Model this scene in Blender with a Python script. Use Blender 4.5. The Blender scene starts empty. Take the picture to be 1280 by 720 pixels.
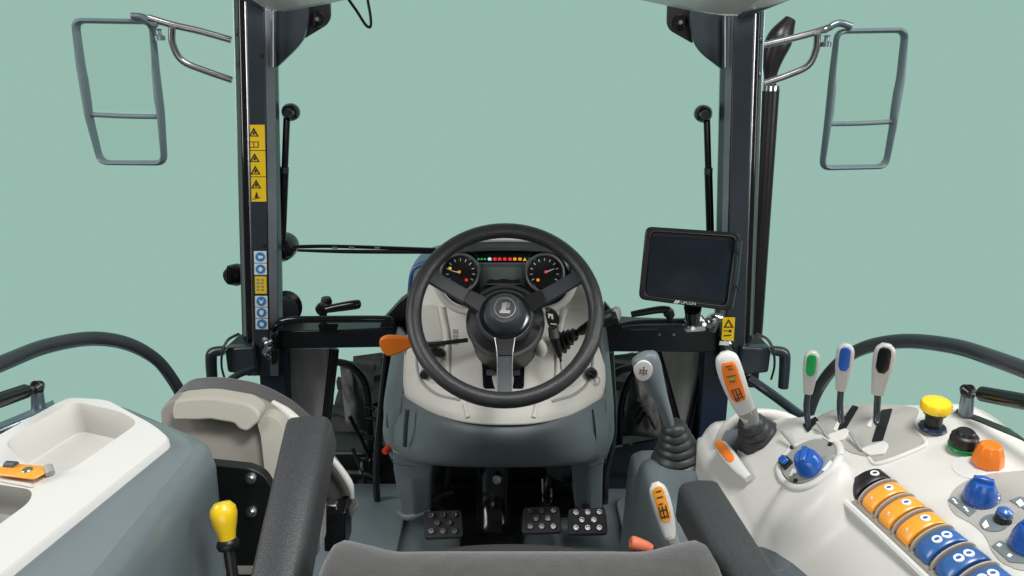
import bpy, math, random
from mathutils import Vector as V, Matrix
from mathutils.bvhtree import BVHTree
random.seed(4)
SC = bpy.context.scene
COL = SC.collection
# ------------------------------------------------------------------ camera, world, lamps
F = 853.33; TH = math.radians(20.0); CAM = V((0, 0, 1.4))
cam = bpy.data.cameras.new('camera'); cam.lens = 24; cam.sensor_width = 36; cam.clip_start = .02; cam.clip_end = 100
co = bpy.data.objects.new('camera', cam); COL.objects.link(co)
co.location = CAM; co.rotation_euler = (math.radians(90) - TH, 0, 0); SC.camera = co
w = bpy.data.worlds.new('World'); SC.world = w; w.use_nodes = True
w.node_tree.nodes['Background'].inputs[0].default_value = (1, 1, 1, 1)
w.node_tree.nodes['Background'].inputs[1].default_value = 0.09
def softbox(name, loc, target, sx, sy, power, col=(1, 1, 1)):
    l = bpy.data.lights.new(name, 'AREA'); l.shape = 'RECTANGLE'; l.size = sx; l.size_y = sy; l.energy = power; l.color = col
    o = bpy.data.objects.new(name, l); COL.objects.link(o); o.location = loc
    o.rotation_euler = (V(target) - V(loc)).to_track_quat('-Z', 'Y').to_euler(); return o
softbox('overhead_softbox', (0.7, 0.35, 3.4), (0, 1.0, .6), .8, .8, 78)
softbox('side_softbox', (-2.5, .55, 2.0), (0, 1.4, .7), .6, 2.2, 46)
softbox('side_softbox', (2.5, .55, 2.0), (0, 1.4, .7), .6, 2.2, 48)
softbox('low_front_fill', (0, -1.3, 1.0), (0, 1.6, 1.35), 1.6, .7, 11)  # added fill without a known source, brightens the roof lining from below
softbox('backdrop_backlight', (0, 9.2, -1.5), (0, 8, -1.5), 40, 30, 1815)  # added unseen lamp behind the cloth, makes its green even and bright
SC.view_settings.view_transform = 'Standard'; SC.view_settings.look = 'None'
SC.view_settings.exposure = 0; SC.view_settings.gamma = 1; SC.view_settings.use_curve_mapping = False

# ------------------------------------------------------------------ pixel -> place
def ray(px, py):
    a = (px - 640) / F; b = -(py - 360) / F
    return V((a, math.cos(TH) + b * math.sin(TH), -math.sin(TH) + b * math.cos(TH)))
def P(px, py, Y): d = ray(px, py); return CAM + d * (Y / d.y)
def PZ(px, py, z): d = ray(px, py); return CAM + d * ((z - 1.4) / d.z)
def PX(px, py, x): d = ray(px, py); return CAM + d * (x / d.x)
def size(npx, p): # metres of npx pixels at point p
    d = (p - CAM); dep = d.y * math.cos(TH) - d.z * math.sin(TH); return npx * dep / F
def tocam(p): return (CAM - p).normalized()

# ------------------------------------------------------------------ materials
def lin(c):
    return tuple((x / 255 / 12.92 if x / 255 <= .04045 else ((x / 255 + .055) / 1.055) ** 2.4) for x in c)
MATS = {}
def mat(name, rgb, rough=.5, metal=0, grain=0, gscale=600, var=.06, vscale=9, coat=0, spec=.5, emit=0, stretch=None, sheen=0):
    m = bpy.data.materials.new(name); m.use_nodes = True; nt = m.node_tree; b = nt.nodes['Principled BSDF']
    c = lin(rgb) if max(rgb) > 1.001 else rgb
    tc = nt.nodes.new('ShaderNodeTexCoord'); mp = nt.nodes.new('ShaderNodeMapping'); nt.links.new(tc.outputs['Object'], mp.inputs[0])
    if stretch: mp.inputs['Scale'].default_value = stretch
    n = nt.nodes.new('ShaderNodeTexNoise'); n.inputs['Scale'].default_value = vscale; n.inputs['Detail'].default_value = 6
    nt.links.new(mp.outputs[0], n.inputs['Vector'])
    r = nt.nodes.new('ShaderNodeValToRGB'); nt.links.new(n.outputs['Fac'], r.inputs[0])
    r.color_ramp.elements[0].position = .3; r.color_ramp.elements[1].position = .7
    r.color_ramp.elements[0].color = (*[x * (1 - var) for x in c], 1); r.color_ramp.elements[1].color = (*[min(1, x * (1 + var)) for x in c], 1)
    nt.links.new(r.outputs[0], b.inputs['Base Color'])
    mr = nt.nodes.new('ShaderNodeMapRange'); mr.inputs[3].default_value = max(0, rough - .025); mr.inputs[4].default_value = min(1, rough + .025)
    n2 = nt.nodes.new('ShaderNodeTexNoise'); n2.inputs['Scale'].default_value = vscale * 4; nt.links.new(tc.outputs['Object'], n2.inputs['Vector'])
    nt.links.new(n2.outputs['Fac'], mr.inputs[0]); nt.links.new(mr.outputs[0], b.inputs['Roughness'])
    b.inputs['Metallic'].default_value = metal; b.inputs['Specular IOR Level'].default_value = spec
    b.inputs['Coat Weight'].default_value = coat; b.inputs['Coat Roughness'].default_value = .15
    if sheen: b.inputs['Sheen Weight'].default_value = sheen
    if grain:
        n3 = nt.nodes.new('ShaderNodeTexNoise'); n3.inputs['Scale'].default_value = gscale; n3.inputs['Detail'].default_value = 2
        nt.links.new(tc.outputs['Object'], n3.inputs['Vector'])
        bp = nt.nodes.new('ShaderNodeBump'); bp.inputs['Strength'].default_value = grain; bp.inputs['Distance'].default_value = .001
        nt.links.new(n3.outputs['Fac'], bp.inputs['Height']); nt.links.new(bp.outputs[0], b.inputs['Normal'])
    if emit:
        b.inputs['Emission Color'].default_value = (*c, 1); b.inputs['Emission Strength'].default_value = emit
    MATS[name] = m; return m
mat('slate', (.150, .182, .194), .40, grain=.25, gscale=900)
mat('slate_dark', (.05, .07, .08), .5, grain=.2)
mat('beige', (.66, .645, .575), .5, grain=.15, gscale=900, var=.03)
mat('boot_rubber', (.030, .032, .034), .42, var=.12)
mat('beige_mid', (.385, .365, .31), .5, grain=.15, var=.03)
mat('beige_pocket_shade', (.53, .53, .47), .55, grain=.15, var=.03)
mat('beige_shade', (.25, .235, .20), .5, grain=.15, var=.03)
mat('beige_grey', (.36, .352, .318), .5, grain=.15, var=.03)
mat('white_plastic', (.62, .608, .565), .40, grain=.1, gscale=900, var=.006)
mat('white_gloss', (.64, .632, .60), .30, var=.004)
mat('grey_plastic', (.30, .30, .28), .45, var=.05)
mat('paint', (.023, .032, .041), .33, var=.10, vscale=14, coat=.25)
mat('paint_dark', (.009, .012, .016), .36, var=.15, vscale=14, coat=.15)
mat('rail_rubber', (.030, .036, .040), .38, var=.12)
mat('silver', (.44, .43, .40), .35, var=.04)
mat('mirror_frame', (.11, .155, .165), .42, var=.08)
mat('slate_satin', (.145, .176, .188), .26, grain=.12, gscale=900)
mat('gap_brown', (.05, .03, .02), .6)
mat('collar', (.42, .38, .33), .45, var=.04)
mat('paint_light', (.24, .25, .275), .5, var=.12, vscale=14, spec=.2)
mat('navy', (.012, .022, .05), .35, var=.2)
mat('black', (.007, .0075, .008), .42, var=.25, vscale=20)
mat('black_gloss', (.008, .008, .009), .14, var=.2, vscale=20)
mat('rubber', (.020, .020, .021), .62, grain=.4, gscale=300, var=.2)
mat('wheel_rim', (.026, .027, .028), .34, grain=.8, gscale=420, var=.15, vscale=40)
mat('spoke', (.045, .05, .055), .38, grain=.3, var=.1)
mat('armrest', (.038, .039, .041), .46, grain=.6, gscale=420, var=.22, vscale=300)
mat('fabric', (.068, .066, .065), .95, grain=1.0, gscale=500, var=.10, vscale=60, spec=.1, sheen=.35)
mat('fabric_seam', (.055, .053, .053), .95, grain=.6, gscale=500, spec=.1)
mat('chrome', (.62, .63, .64), .16, 1, var=.1)
mat('steel', (.38, .38, .38), .32, 1, var=.15, vscale=30)
mat('steel_blue', (.20, .25, .28), .30, .7, var=.12, vscale=20)
mat('orange', (.85, .20, .012), .34, var=.05, coat=.2)
mat('orange_light', (.92, .36, .035), .30, var=.05, coat=.2)
mat('salmon', (.75, .20, .10), .45, var=.06)
mat('yellow', (.90, .60, .015), .30, var=.04, coat=.2)
mat('sticker_yellow', (.90, .60, .01), .4, var=.04)
mat('sticker_white', (.78, .80, .82), .4, var=.03)
mat('sticker_blue', (.02, .25, .55), .4, var=.06)
mat('print_black', (.015, .013, .01), .5)
mat('print_white', (.85, .85, .85), .5)
mat('blue', (.012, .085, .36), .26, var=.1, coat=.3)
mat('blue_grey', (.035, .12, .34), .3, var=.1, coat=.3)
mat('green', (.01, .30, .07), .3, var=.08, coat=.3)
mat('bonnet_blue', (.07, .13, .36), .38, var=.05, coat=.2)
mat('red', (.6, .03, .015), .35)
mat('screen', (.010, .015, .024), .22, var=.05)
mat('lcd', (.12, .15, .13), .3, var=.12, vscale=40)
mat('streak', (.48, .47, .44), .45, var=.5, vscale=16, stretch=(1, 1, .06), grain=.2)  # vertical noise streaks paint the reflections of the lower glass
mat('glass_dark', (.014, .021, .030), .16, var=.3)
mat('cover_grey', (.12, .12, .115), .5, var=.7, vscale=22, grain=.6, gscale=60)
mat('tyre', (.028, .028, .027), .7, grain=.5, gscale=120, var=.5, vscale=15)
mat('lamp_green', (.05, .45, .12), .4, emit=.5)
mat('lamp_red', (.75, .03, .03), .4, emit=.55)
mat('lamp_orange', (.85, .30, .01), .4, emit=.55)
mat('lamp_yellow', (.85, .6, .05), .4, emit=.5)
mat('lamp_white', (.6, .75, .85), .4, emit=.5)
mat('exhaust', (.026, .025, .024), .34, .5, var=.15, vscale=12, stretch=(1, 1, .2))
def mirror_glass():
    m = bpy.data.materials.new('mirror_pane'); m.use_nodes = True; nt = m.node_tree; nt.nodes.clear()
    o = nt.nodes.new('ShaderNodeOutputMaterial'); t = nt.nodes.new('ShaderNodeBsdfTransparent'); g = nt.nodes.new('ShaderNodeBsdfGlossy')
    t.inputs[0].default_value = (.985, .995, .99, 1); g.inputs['Roughness'].default_value = .05
    x = nt.nodes.new('ShaderNodeMixShader'); x.inputs[0].default_value = .02
    nt.links.new(t.outputs[0], x.inputs[1]); nt.links.new(g.outputs[0], x.inputs[2]); nt.links.new(x.outputs[0], o.inputs[0]); MATS['pane'] = m
mirror_glass()
def backdrop_cloth(): # translucent studio cloth, lit from behind
    m = bpy.data.materials.new('backdrop_cloth'); m.use_nodes = True; nt = m.node_tree; nt.nodes.clear()
    o = nt.nodes.new('ShaderNodeOutputMaterial'); t = nt.nodes.new('ShaderNodeBsdfTranslucent'); t.inputs[0].default_value = (.545, .885, .755, 1)
    nt.links.new(t.outputs[0], o.inputs[0]); MATS['backdrop_paper'] = m
backdrop_cloth()

# ------------------------------------------------------------------ mesh helpers
def cr(a, b, c, d, t):
    return .5 * ((2 * b) + (c - a) * t + (2 * a - 5 * b + 4 * c - d) * t * t + (3 * b - a - 3 * c + d) * t ** 3)
def spline(pts, k):
    if k <= 1: return list(pts)
    q = [2 * pts[0] - pts[1]] + list(pts) + [2 * pts[-1] - pts[-2]]; out = []
    for i in range(1, len(q) - 2):
        for j in range(k): out.append(cr(q[i - 1], q[i], q[i + 1], q[i + 2], j / k))
    out.append(pts[-1]); return out
def sm(a, b, x):
    t = max(0, min(1, (x - a) / (b - a))); return t * t * (3 - 2 * t)
class B:
    def __init__(s): s.v = []; s.f = []
    def loft(s, rings, cap=True, closed=True):
        n = len(rings[0]); o = len(s.v)
        for r in rings: s.v += [V(p) for p in r]
        for i in range(len(rings) - 1):
            for j in range(n if closed else n - 1):
                k = (j + 1) % n; s.f.append((o + i * n + j, o + i * n + k, o + (i + 1) * n + k, o + (i + 1) * n + j))
        if cap and closed:
            s.f.append(tuple(o + j for j in reversed(range(n)))); s.f.append(tuple(o + (len(rings) - 1) * n + j for j in range(n)))
        return s
    def tube(s, pts, r, n=12, k=6, flat=1.0, up=None):
        rs = list(r) if isinstance(r, (list, tuple)) else [r] * len(pts)
        pts = [V(p) for p in pts]; p2 = spline(pts, k); r2 = spline(rs, k)
        rings = []; u = None
        for i, p in enumerate(p2):
            t = (p2[min(i + 1, len(p2) - 1)] - p2[max(i - 1, 0)]).normalized()
            if u is None:
                a = V(up) if up is not None else (V((0, 0, 1)) if abs(t.z) < .9 else V((0, 1, 0)))
                u = (a - t * a.dot(t)).normalized()
            else: u = (u - t * u.dot(t)).normalized()
            b = t.cross(u); rr = max(r2[i], 1e-4)
            rings.append([p + u * rr * flat * math.cos(2 * math.pi * j / n) + b * rr * math.sin(2 * math.pi * j / n) for j in range(n)])
        return s.loft(rings)
    def lathe(s, prof, o, ax, n=28, sx=1, side=None, cap=True):
        o = V(o); ax = V(ax).normalized()
        a = V(side) if side is not None else (V((1, 0, 0)) if abs(ax.x) < .9 else V((0, 1, 0)))
        u = (a - ax * a.dot(ax)).normalized(); b = ax.cross(u)
        return s.loft([[o + ax * h + u * max(r, 1e-4) * sx * math.cos(2 * math.pi * j / n) + b * max(r, 1e-4) * math.sin(2 * math.pi * j / n) for j in range(n)] for r, h in prof], cap=cap)
    def prism(s, pts, ext):
        ext = V(ext); return s.loft([[V(p) for p in pts], [V(p) + ext for p in pts]])
    def box(s, c, sx, sy, sz, R=None):
        c = V(c); R = R or Matrix.Identity(3)
        q = [R @ V((x * sx / 2, y * sy / 2, 0)) for x, y in ((-1, -1), (1, -1), (1, 1), (-1, 1))]; z = R @ V((0, 0, sz / 2))
        return s.loft([[c + p - z for p in q], [c + p + z for p in q]])
    def patch(s, rows, ku=5, kv=5):
        R = [spline([V(p) for p in r], ku) for r in rows]
        cols = [spline([r[j] for r in R], kv) for j in range(len(R[0]))]
        return s.loft([[c[i] for c in cols] for i in range(len(cols[0]))], closed=False)
    def grip(s, pts, ws, ts, face, k=5, n=20, e=2.6, push=0.0):
        pts = spline([V(p) for p in pts], k); ws = spline(list(ws), k); ts = spline(list(ts), k); rings = []
        for i, p in enumerate(pts):
            t = (pts[min(i + 1, len(pts) - 1)] - pts[max(i - 1, 0)]).normalized(); f = V(face); f = (f - t * f.dot(t)).normalized(); sd = t.cross(f)
            ring = []
            for j in range(n):
                c = math.cos(2 * math.pi * j / n); q = math.sin(2 * math.pi * j / n)
                ring.append(p + f * push + sd * max(ws[i], 1e-4) * math.copysign(abs(c) ** (2 / e), c) + f * max(ts[i], 1e-4) * math.copysign(abs(q) ** (2 / e), q))
            rings.append(ring)
        return s.loft(rings)
WL = {}
def fin(o, label=None, cat=None, group=None, kind=None):
    if label: o['label'] = label
    if cat: o['category'] = cat
    if group: o['group'] = group
    if kind: o['kind'] = kind
    return o
def thing(name, loc, label, cat, group=None):
    o = bpy.data.objects.new(name, None); COL.objects.link(o); o.location = loc; o.empty_display_size = .05; WL[o.name] = V(loc)
    return fin(o, label, cat, group)
def obj(name, b, m, parent=None, bevel=0, sharp=40, solid=0, sub=0, label=None, cat=None, group=None, kind=None, seg=2, offset=1):
    xs = [p for p in b.v]; lo = V((min(p.x for p in xs), min(p.y for p in xs), min(p.z for p in xs))); hi = V((max(p.x for p in xs), max(p.y for p in xs), max(p.z for p in xs)))
    c = (lo + hi) / 2; me = bpy.data.meshes.new(name); me.from_pydata([p - c for p in b.v], [], b.f); me.update()
    import bmesh
    bm = bmesh.new(); bm.from_mesh(me); bmesh.ops.recalc_face_normals(bm, faces=bm.faces); bm.to_mesh(me); bm.free()
    me.polygons.foreach_set('use_smooth', [True] * len(me.polygons)); me.set_sharp_from_angle(angle=math.radians(sharp))
    me.materials.append(MATS[m]); o = bpy.data.objects.new(name, me); COL.objects.link(o); o.location = c; WL[o.name] = c
    if parent: o.parent = parent; o.matrix_parent_inverse = Matrix.Translation(-WL[parent.name])
    if solid: d = o.modifiers.new('s', 'SOLIDIFY'); d.thickness = solid; d.offset = offset
    if bevel: d = o.modifiers.new('b', 'BEVEL'); d.width = bevel; d.segments = seg; d.limit_method = 'ANGLE'; d.angle_limit = math.radians(sharp)
    if sub: d = o.modifiers.new('u', 'SUBSURF'); d.levels = sub; d.render_levels = sub
    return fin(o, label, cat, group, kind)
def rp(pts, r, n=5):
    out = []; N = len(pts); rr = r if isinstance(r, (list, tuple)) else [r] * N
    for i in range(N):
        p = V(pts[i]).to_2d(); a = V(pts[i - 1]).to_2d() - p; c = V(pts[(i + 1) % N]).to_2d() - p
        d = min(rr[i], a.length * .48, c.length * .48)
        if d <= 0: out.append((p.x, p.y)); continue
        s0 = p + a.normalized() * d; s1 = p + c.normalized() * d
        for k in range(n + 1):
            t = k / n; q = s0 * (1 - t) ** 2 + p * 2 * t * (1 - t) + s1 * t * t; out.append((q.x, q.y))
    return out
def plate(px, Y, thick): # outline in pixels set on the plane Y (number or f(px,py)), real thickness away from the driver
    g = Y if callable(Y) else (lambda a, b: Y)
    return B().prism([P(a, b, g(a, b)) for a, b in px], (0, thick, 0))
def text(s, h, o, ex, ey, nrm, proud=.0006):
    cu = bpy.data.curves.new('t', 'FONT'); cu.body = s; cu.size = h; cu.align_x = 'CENTER'; cu.align_y = 'CENTER'; cu.extrude = proud
    t = bpy.data.objects.new('t', cu); COL.objects.link(t); dg = bpy.context.evaluated_depsgraph_get(); me = t.evaluated_get(dg).to_mesh()
    b = B(); b.v = [V(o) + V(ex) * p.co.x + V(ey) * p.co.y + V(nrm) * (p.co.z + proud) for p in me.vertices]; b.f = [tuple(f.vertices) for f in me.polygons]
    t.evaluated_get(dg).to_mesh_clear(); bpy.data.objects.remove(t); bpy.data.curves.remove(cu); return b
def ring_px(cx, cy, r0, r1, Y, n=20, t=.001):
    b = B(); a = [P(cx + r0 * math.cos(k * 2 * math.pi / n), cy + r0 * math.sin(k * 2 * math.pi / n), Y) for k in range(n)]
    c = [P(cx + r1 * math.cos(k * 2 * math.pi / n), cy + r1 * math.sin(k * 2 * math.pi / n), Y) for k in range(n)]
    d = V((0, t, 0)); return b.loft([a, c, [p + d for p in c], [p + d for p in a], a], cap=False)
def join(*bs):
    r = B()
    for b in bs: o = len(r.v); r.v += b.v; r.f += [tuple(i + o for i in f) for f in b.f]
    return r

# ================================================================== SETTING
b = B(); b.v = [V((x, 8.0, z)) for x, z in ((-14, -11), (14, -11), (14, 7), (-14, 7))]; b.f = [(0, 1, 2, 3)]
obj('backdrop', b, 'backdrop_paper', kind='structure', label='plain pale green studio backdrop behind the cab', cat='backdrop')
b = B().box((0, 1.115, -.02), 1.44, 1.63, .04)
fl = obj('cab_floor', b, 'slate', kind='structure', bevel=.004, label='slate grey moulded cab floor under the pedals', cat='floor')
# raised mat ribs on the floor
for x0, x1 in ((-.62, -.33), (.33, .62)):
    b = B(); pts = rp([(x0, 1.2), (x1, 1.2), (x1, 1.84), (x0, 1.84)], .05)
    b.prism([V((x, y, .004)) for x, y in pts], (0, 0, .012)); obj('floor_mat', b, 'slate', fl, bevel=.004)

b = B().prism([V((x, y, .004)) for x, y in ((-.15, 1.58), (.02, 1.58), (.03, 1.74), (.29, 1.76), (.29, 1.93), (-.29, 1.93), (-.27, 1.76), (-.16, 1.74))], (0, 0, .010)); obj('footwell_shade', b, 'black', fl, bevel=.004)  # black sheet that paints the darkness of the footwell onto the floor
# ================================================================== CAB FRAME
frame = thing('cab_frame', (0, 1.72, 0), 'dark slate steel cab frame with two front pillars and a cross beam', 'cab frame')
def pillar(top, bot, sgn, ytop=-45, ybot=470):
    # columns: outer, seal end, face0, face1, bevel1, dark1 (pixel columns at the top and bottom rows)
    ext = lambda i, y: top[i] + (bot[i] - top[i]) * (y - ytop) / (430 - ytop)
    def ringp(y):
        c = [ext(i, y) for i in range(6)]
        return [P(c[2], y, 1.700), P(c[3], y, 1.700), P(c[4], y, 1.735), P(c[5], y, 1.76), P(c[5] + sgn, y, 1.81), P(c[2], y, 1.7) + V((0, .11, 0))]
    p = obj('pillar', B().loft([ringp(ytop), ringp(ybot)]), 'paint', frame, bevel=.002, sharp=15)
    bv = lambda y: [P(ext(3, y) + sgn * 1.2, y, 1.700), P(ext(4, y) - sgn * .6, y, 1.7325), P(ext(4, y) - sgn * .6, y, 1.7325) + V((0, .01, 0)), P(ext(3, y) + sgn * 1.2, y, 1.7) + V((0, .012, 0))]
    obj('trim_face', B().loft([bv(ytop), bv(ybot)]), 'paint_light', p, bevel=.0008)
    sl = lambda y: [P(ext(0, y), y, 1.735), P(ext(0, y) * .6 + ext(1, y) * .4, y, 1.715), P(ext(1, y), y, 1.712), P(ext(1, y), y, 1.712) + V((0, .09, 0)), P(ext(0, y), y, 1.735) + V((0, .06, 0))]
    obj('rubber_seal', B().loft([sl(ytop), sl(ybot)]), 'black_gloss', p, bevel=.003, sharp=15)
    obj('edge_trim', B().tube([P(ext(1, y) + sgn * .7, y, 1.703) for y in (ytop, ybot)], .0022, 8, 1), 'steel', p)
    obj('edge_trim', B().tube([P(ext(0, y) - sgn * .2, y, 1.74) for y in (ytop, ybot)], .0018, 8, 1), 'steel_blue', p)
    for y in (70, 307): 
        if sgn > 0: obj('screw', B().lathe([(.0, -.003), (.004, -.003), (.005, 0), (.005, .004)], P(ext(3, y) - 4, y, 1.7), (0, 1, 0), 10), 'black', p)
    return p
pl = pillar((291, 305, 306, 329, 343, 345), (304, 316, 317, 336, 348, 354), 1)
pr = pillar((957, 947, 946, 920, 909, 903), (940, 931, 930, 907, 899, 893), -1)
# stickers on the left pillar
def face_x(y): # left edge of the flat face
    return 306 + (317 - 306) * (y + 45) / 475
def sticker(y0, y1, m, w=18.5, off=1.6):
    q = [(face_x(y0) + off, y0), (face_x(y0) + off + w, y0), (face_x(y1) + off + w, y1), (face_x(y1) + off, y1)]
    return obj('sticker', plate(q, 1.6985, .001), m, pl)
def tri(cx, cy, r, Y=1.6978):
    o = [(0, -r), (r, r * .72), (-r, r * .72)]; b = B(); k = .62
    a = [P(cx + x, cy + y, Y) for x, y in o]; c = [P(cx + x * k, cy + (y - .12 * r) * k + .16 * r, Y) for x, y in o]; d = V((0, .0006, 0))
    b.loft([a, c, [p + d for p in c], [p + d for p in a], a], cap=False); return b
for y0, y1 in ((156, 187.5), (188.5, 220.5), (221.5, 252)): sticker(y0, y1, 'sticker_yellow')
for cx, cy in ((317, 166), (318, 198), (319, 213.5), (320, 231)):
    ic = obj('warning_symbol', join(tri(cx, cy, 6.4), plate([(cx - .6, cy - 1.5), (cx + 1, cy - 2), (cx + 1.6, cy + 2.2), (cx - 1.3, cy + 2.4)], 1.6978, .0006)), 'print_black', pl)
obj('book_symbol', join(plate([(311, 177), (323, 177), (323, 177.9), (311, 177.9)], 1.6978, .0006), plate([(311, 183.6), (323, 183.6), (323, 184.5), (311, 184.5)], 1.6978, .0006), plate([(311, 177), (311.8, 177), (311.8, 184.5), (311, 184.5)], 1.6978, .0006), plate([(322.2, 177), (323, 177), (323, 184.5), (322.2, 184.5)], 1.6978, .0006), plate([(316.7, 177), (317.3, 177), (317.3, 184.5), (316.7, 184.5)], 1.6978, .0006)), 'print_black', pl)
obj('flame_symbol', join(plate([(318, 247), (319.5, 243), (320.5, 239.5), (321.8, 243), (323, 247)], 1.6978, .0006), plate([(315.5, 248.5), (325, 246.5), (325.2, 247.6), (315.7, 249.6)], 1.6978, .0006)), 'print_black', pl)
for k, (y0, y1) in enumerate(((314, 328.5), (329.5, 343.5), (370, 383.5), (384.5, 397.5), (398.5, 411.5))):
    s = sticker(y0, y1, 'sticker_white', 15.5, 3); cx = face_x((y0 + y1) / 2) + 3 + 7.7; cy = (y0 + y1) / 2
    obj('mandatory_symbol', plate([(cx + 6 * math.cos(a * math.pi / 10), cy + 5.9 * math.sin(a * math.pi / 10)) for a in range(20)], 1.6976, .0006), 'sticker_blue', pl)
    sh = ([(-3, -2), (3.4, -1), (3.4, 1.4), (-2, 2)], [(-2.6, -1), (0, -3), (3, 0), (1, 3), (-2, 2.4)], [(-3, -3), (0, 0), (3, -3), (1.4, 2.6), (-1.2, 2.6)], [(-2, -3), (2.2, -3), (2.8, 1), (0, 3.4), (-2.8, 1)], [(-3, 0), (-1, -3), (1, -1), (3, -2), (2, 3), (-1.6, 2.6)])[k]
    obj('figure_symbol', plate([(cx + x, cy + y) for x, y in sh], 1.697, .0005), 'print_white', pl)
sticker(345.5, 367, 'sticker_yellow', 14.5, 3.4)
for k in range(4):
    yy = 348.5 + k * 4.2
    obj('print_line', plate([(face_x(yy) + 5.6, yy), (face_x(yy) + 8.4, yy), (face_x(yy) + 8.4, yy + 2.6), (face_x(yy) + 5.6, yy + 2.6)], 1.6978, .0005), 'grey_plastic', pl)
    obj('print_line', plate([(face_x(yy) + 11, yy), (face_x(yy) + 13.8, yy), (face_x(yy) + 13.8, yy + 2.6), (face_x(yy) + 11, yy + 2.6)], 1.6978, .0005), 'grey_plastic', pl)
# sticker on the right pillar foot
obj('sticker', plate([(903.5, 397), (919, 397), (917, 426), (902, 425)], 1.660, .002), 'sticker_yellow', pr)
obj('warning_symbol', tri(911, 405, 6.2, 1.659), 'print_black', pr)
obj('print_line', plate([(905, 413), (910, 413), (910, 414), (905, 414)], 1.659, .0006), 'print_black', pr)
obj('print_dot', plate([(911, 412.3), (914.4, 412.3), (914.4, 415.4), (911, 415.4)], 1.659, .0006), 'print_black', pr)
obj('print_line', plate([(905, 419), (914, 418.4), (914, 419.6), (905, 420.4)], 1.659, .0006), 'print_black', pr)
obj('sticker_tab', plate([(900, 427), (912, 427.5), (911, 432), (899, 431)], 1.66, .003), 'sticker_white', pr)
# upper corner gussets
for sg, q1, q2, bolt in ((1, [(343, 8), (386, -4), (384, 30), (380, 48), (370, 61), (344, 86)], [(374, -2), (412, -8), (413, 22), (408, 31), (380, 48)], (397, 24)),
                         (-1, [(905, 8), (862, -4), (863, 35), (868, 55), (878, 68), (904, 88)], [(872, -2), (835, -8), (834, 30), (838, 38), (866, 54)], (850, 28))):
    g = obj('gusset', plate(rp(q1, [0, 0, 14, 12, 14, 4]), 1.72, .012), 'paint', frame, bevel=.002)
    g2 = obj('gusset', plate(rp(q2, [0, 0, 8, 8, 0]), 1.76, .012), 'black', frame, bevel=.002)
    obj('washer', B().lathe([(.0, -.004), (.017, -.004), (.019, 0), (.019, .004)], P(*bolt, 1.757), (0, 1, 0), 20), 'black_gloss', g2)
    obj('bolt', B().lathe([(.0, -.008), (.005, -.008), (.007, -.003), (.007, 0)], P(*bolt, 1.752), (0, 1, 0), 6), 'steel', g2)
    # welded seam plate
    xs = (333, 343) if sg > 0 else (915, 905)
    obj('weld_strip', B().tube([P(xs[1], y, 1.705) for y in (14, 84)], .0045, 8, 1), 'paint', frame)
# roof lining (front rim), seen from below
fe = [(322, -12), (331, 4), (350, 7), (378, 2), (410, -4), (450, -14), (540, -30), (640, -36), (730, -32), (800, -9), (840, 0), (870, 6), (900, 11), (922, 12), (926, 9), (962, 1), (1000, -12)]
rows = [[P(x, y, 1.655 if 318 <= x <= 926 else 1.66) for x, y in fe], [P(x, y, 1.62) + V((0, 0, .004)) for x, y in fe], [V((P(x, y, 1.6).x * 1.0, 1.30, P(x, y, 1.6).z + .05)) for x, y in fe], [V((P(x, y, 1.6).x, 1.05, P(x, y, 1.6).z + .06)) for x, y in fe]]
rf = obj('roof_lining', B().patch(rows, 1, 4), 'white_gloss', frame, solid=.012, sharp=20)
for i in range(9):
    x = 332 + i * 9; y = 12.0 - max(0, (x - 348)) * .17
    obj('clip', B().tube([P(x, y, 1.650), P(x + 7, y - .6, 1.650)], .004, 8, 1), 'beige', rf)
for side, xs in ((-1, ((262, -30), (333, 4))), (1, ((926, 14), (1000, -16)))):
    obj('roof_edge', B().tube([P(x, y, 1.70) for x, y in xs], .018, 10, 1), 'paint', rf)
obj('lining_trim', B().tube([P(823, -2, 1.64), P(860, 9, 1.64), P(900, 17, 1.64), P(922, 18, 1.64)], .004, 8), 'chrome', rf)
# cross beam
bm_ = [(338, 414), (420, 413), (500, 409), (640, 408), (756, 405), (800, 408), (905, 411), (905, 441), (756, 440), (500, 434), (338, 437)]
cb = obj('cross_beam', plate(bm_, 1.735, .07), 'paint_dark', frame, bevel=.004)
obj('beam_bracket', plate([(478, 400), (500, 376), (514, 366), (520, 380), (506, 400), (490, 409), (474, 410)], 1.72, .03), 'black', cb, bevel=.003)
obj('beam_bracket', plate([(752, 405), (757, 380), (764, 388), (775, 406)], 1.72, .03), 'black', cb, bevel=.003)
obj('bolt_plate', plate([(397, 405), (423, 405), (420, 416), (400, 416)], 1.728, .006), 'black_gloss', cb, bevel=.001)
for x in (824, 842): obj('bolt', B().lathe([(0, -.003), (.004, -.003), (.005, 0), (.005, .003)], P(x, 418, 1.735), (0, 1, 0), 8), 'steel', cb)
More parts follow.
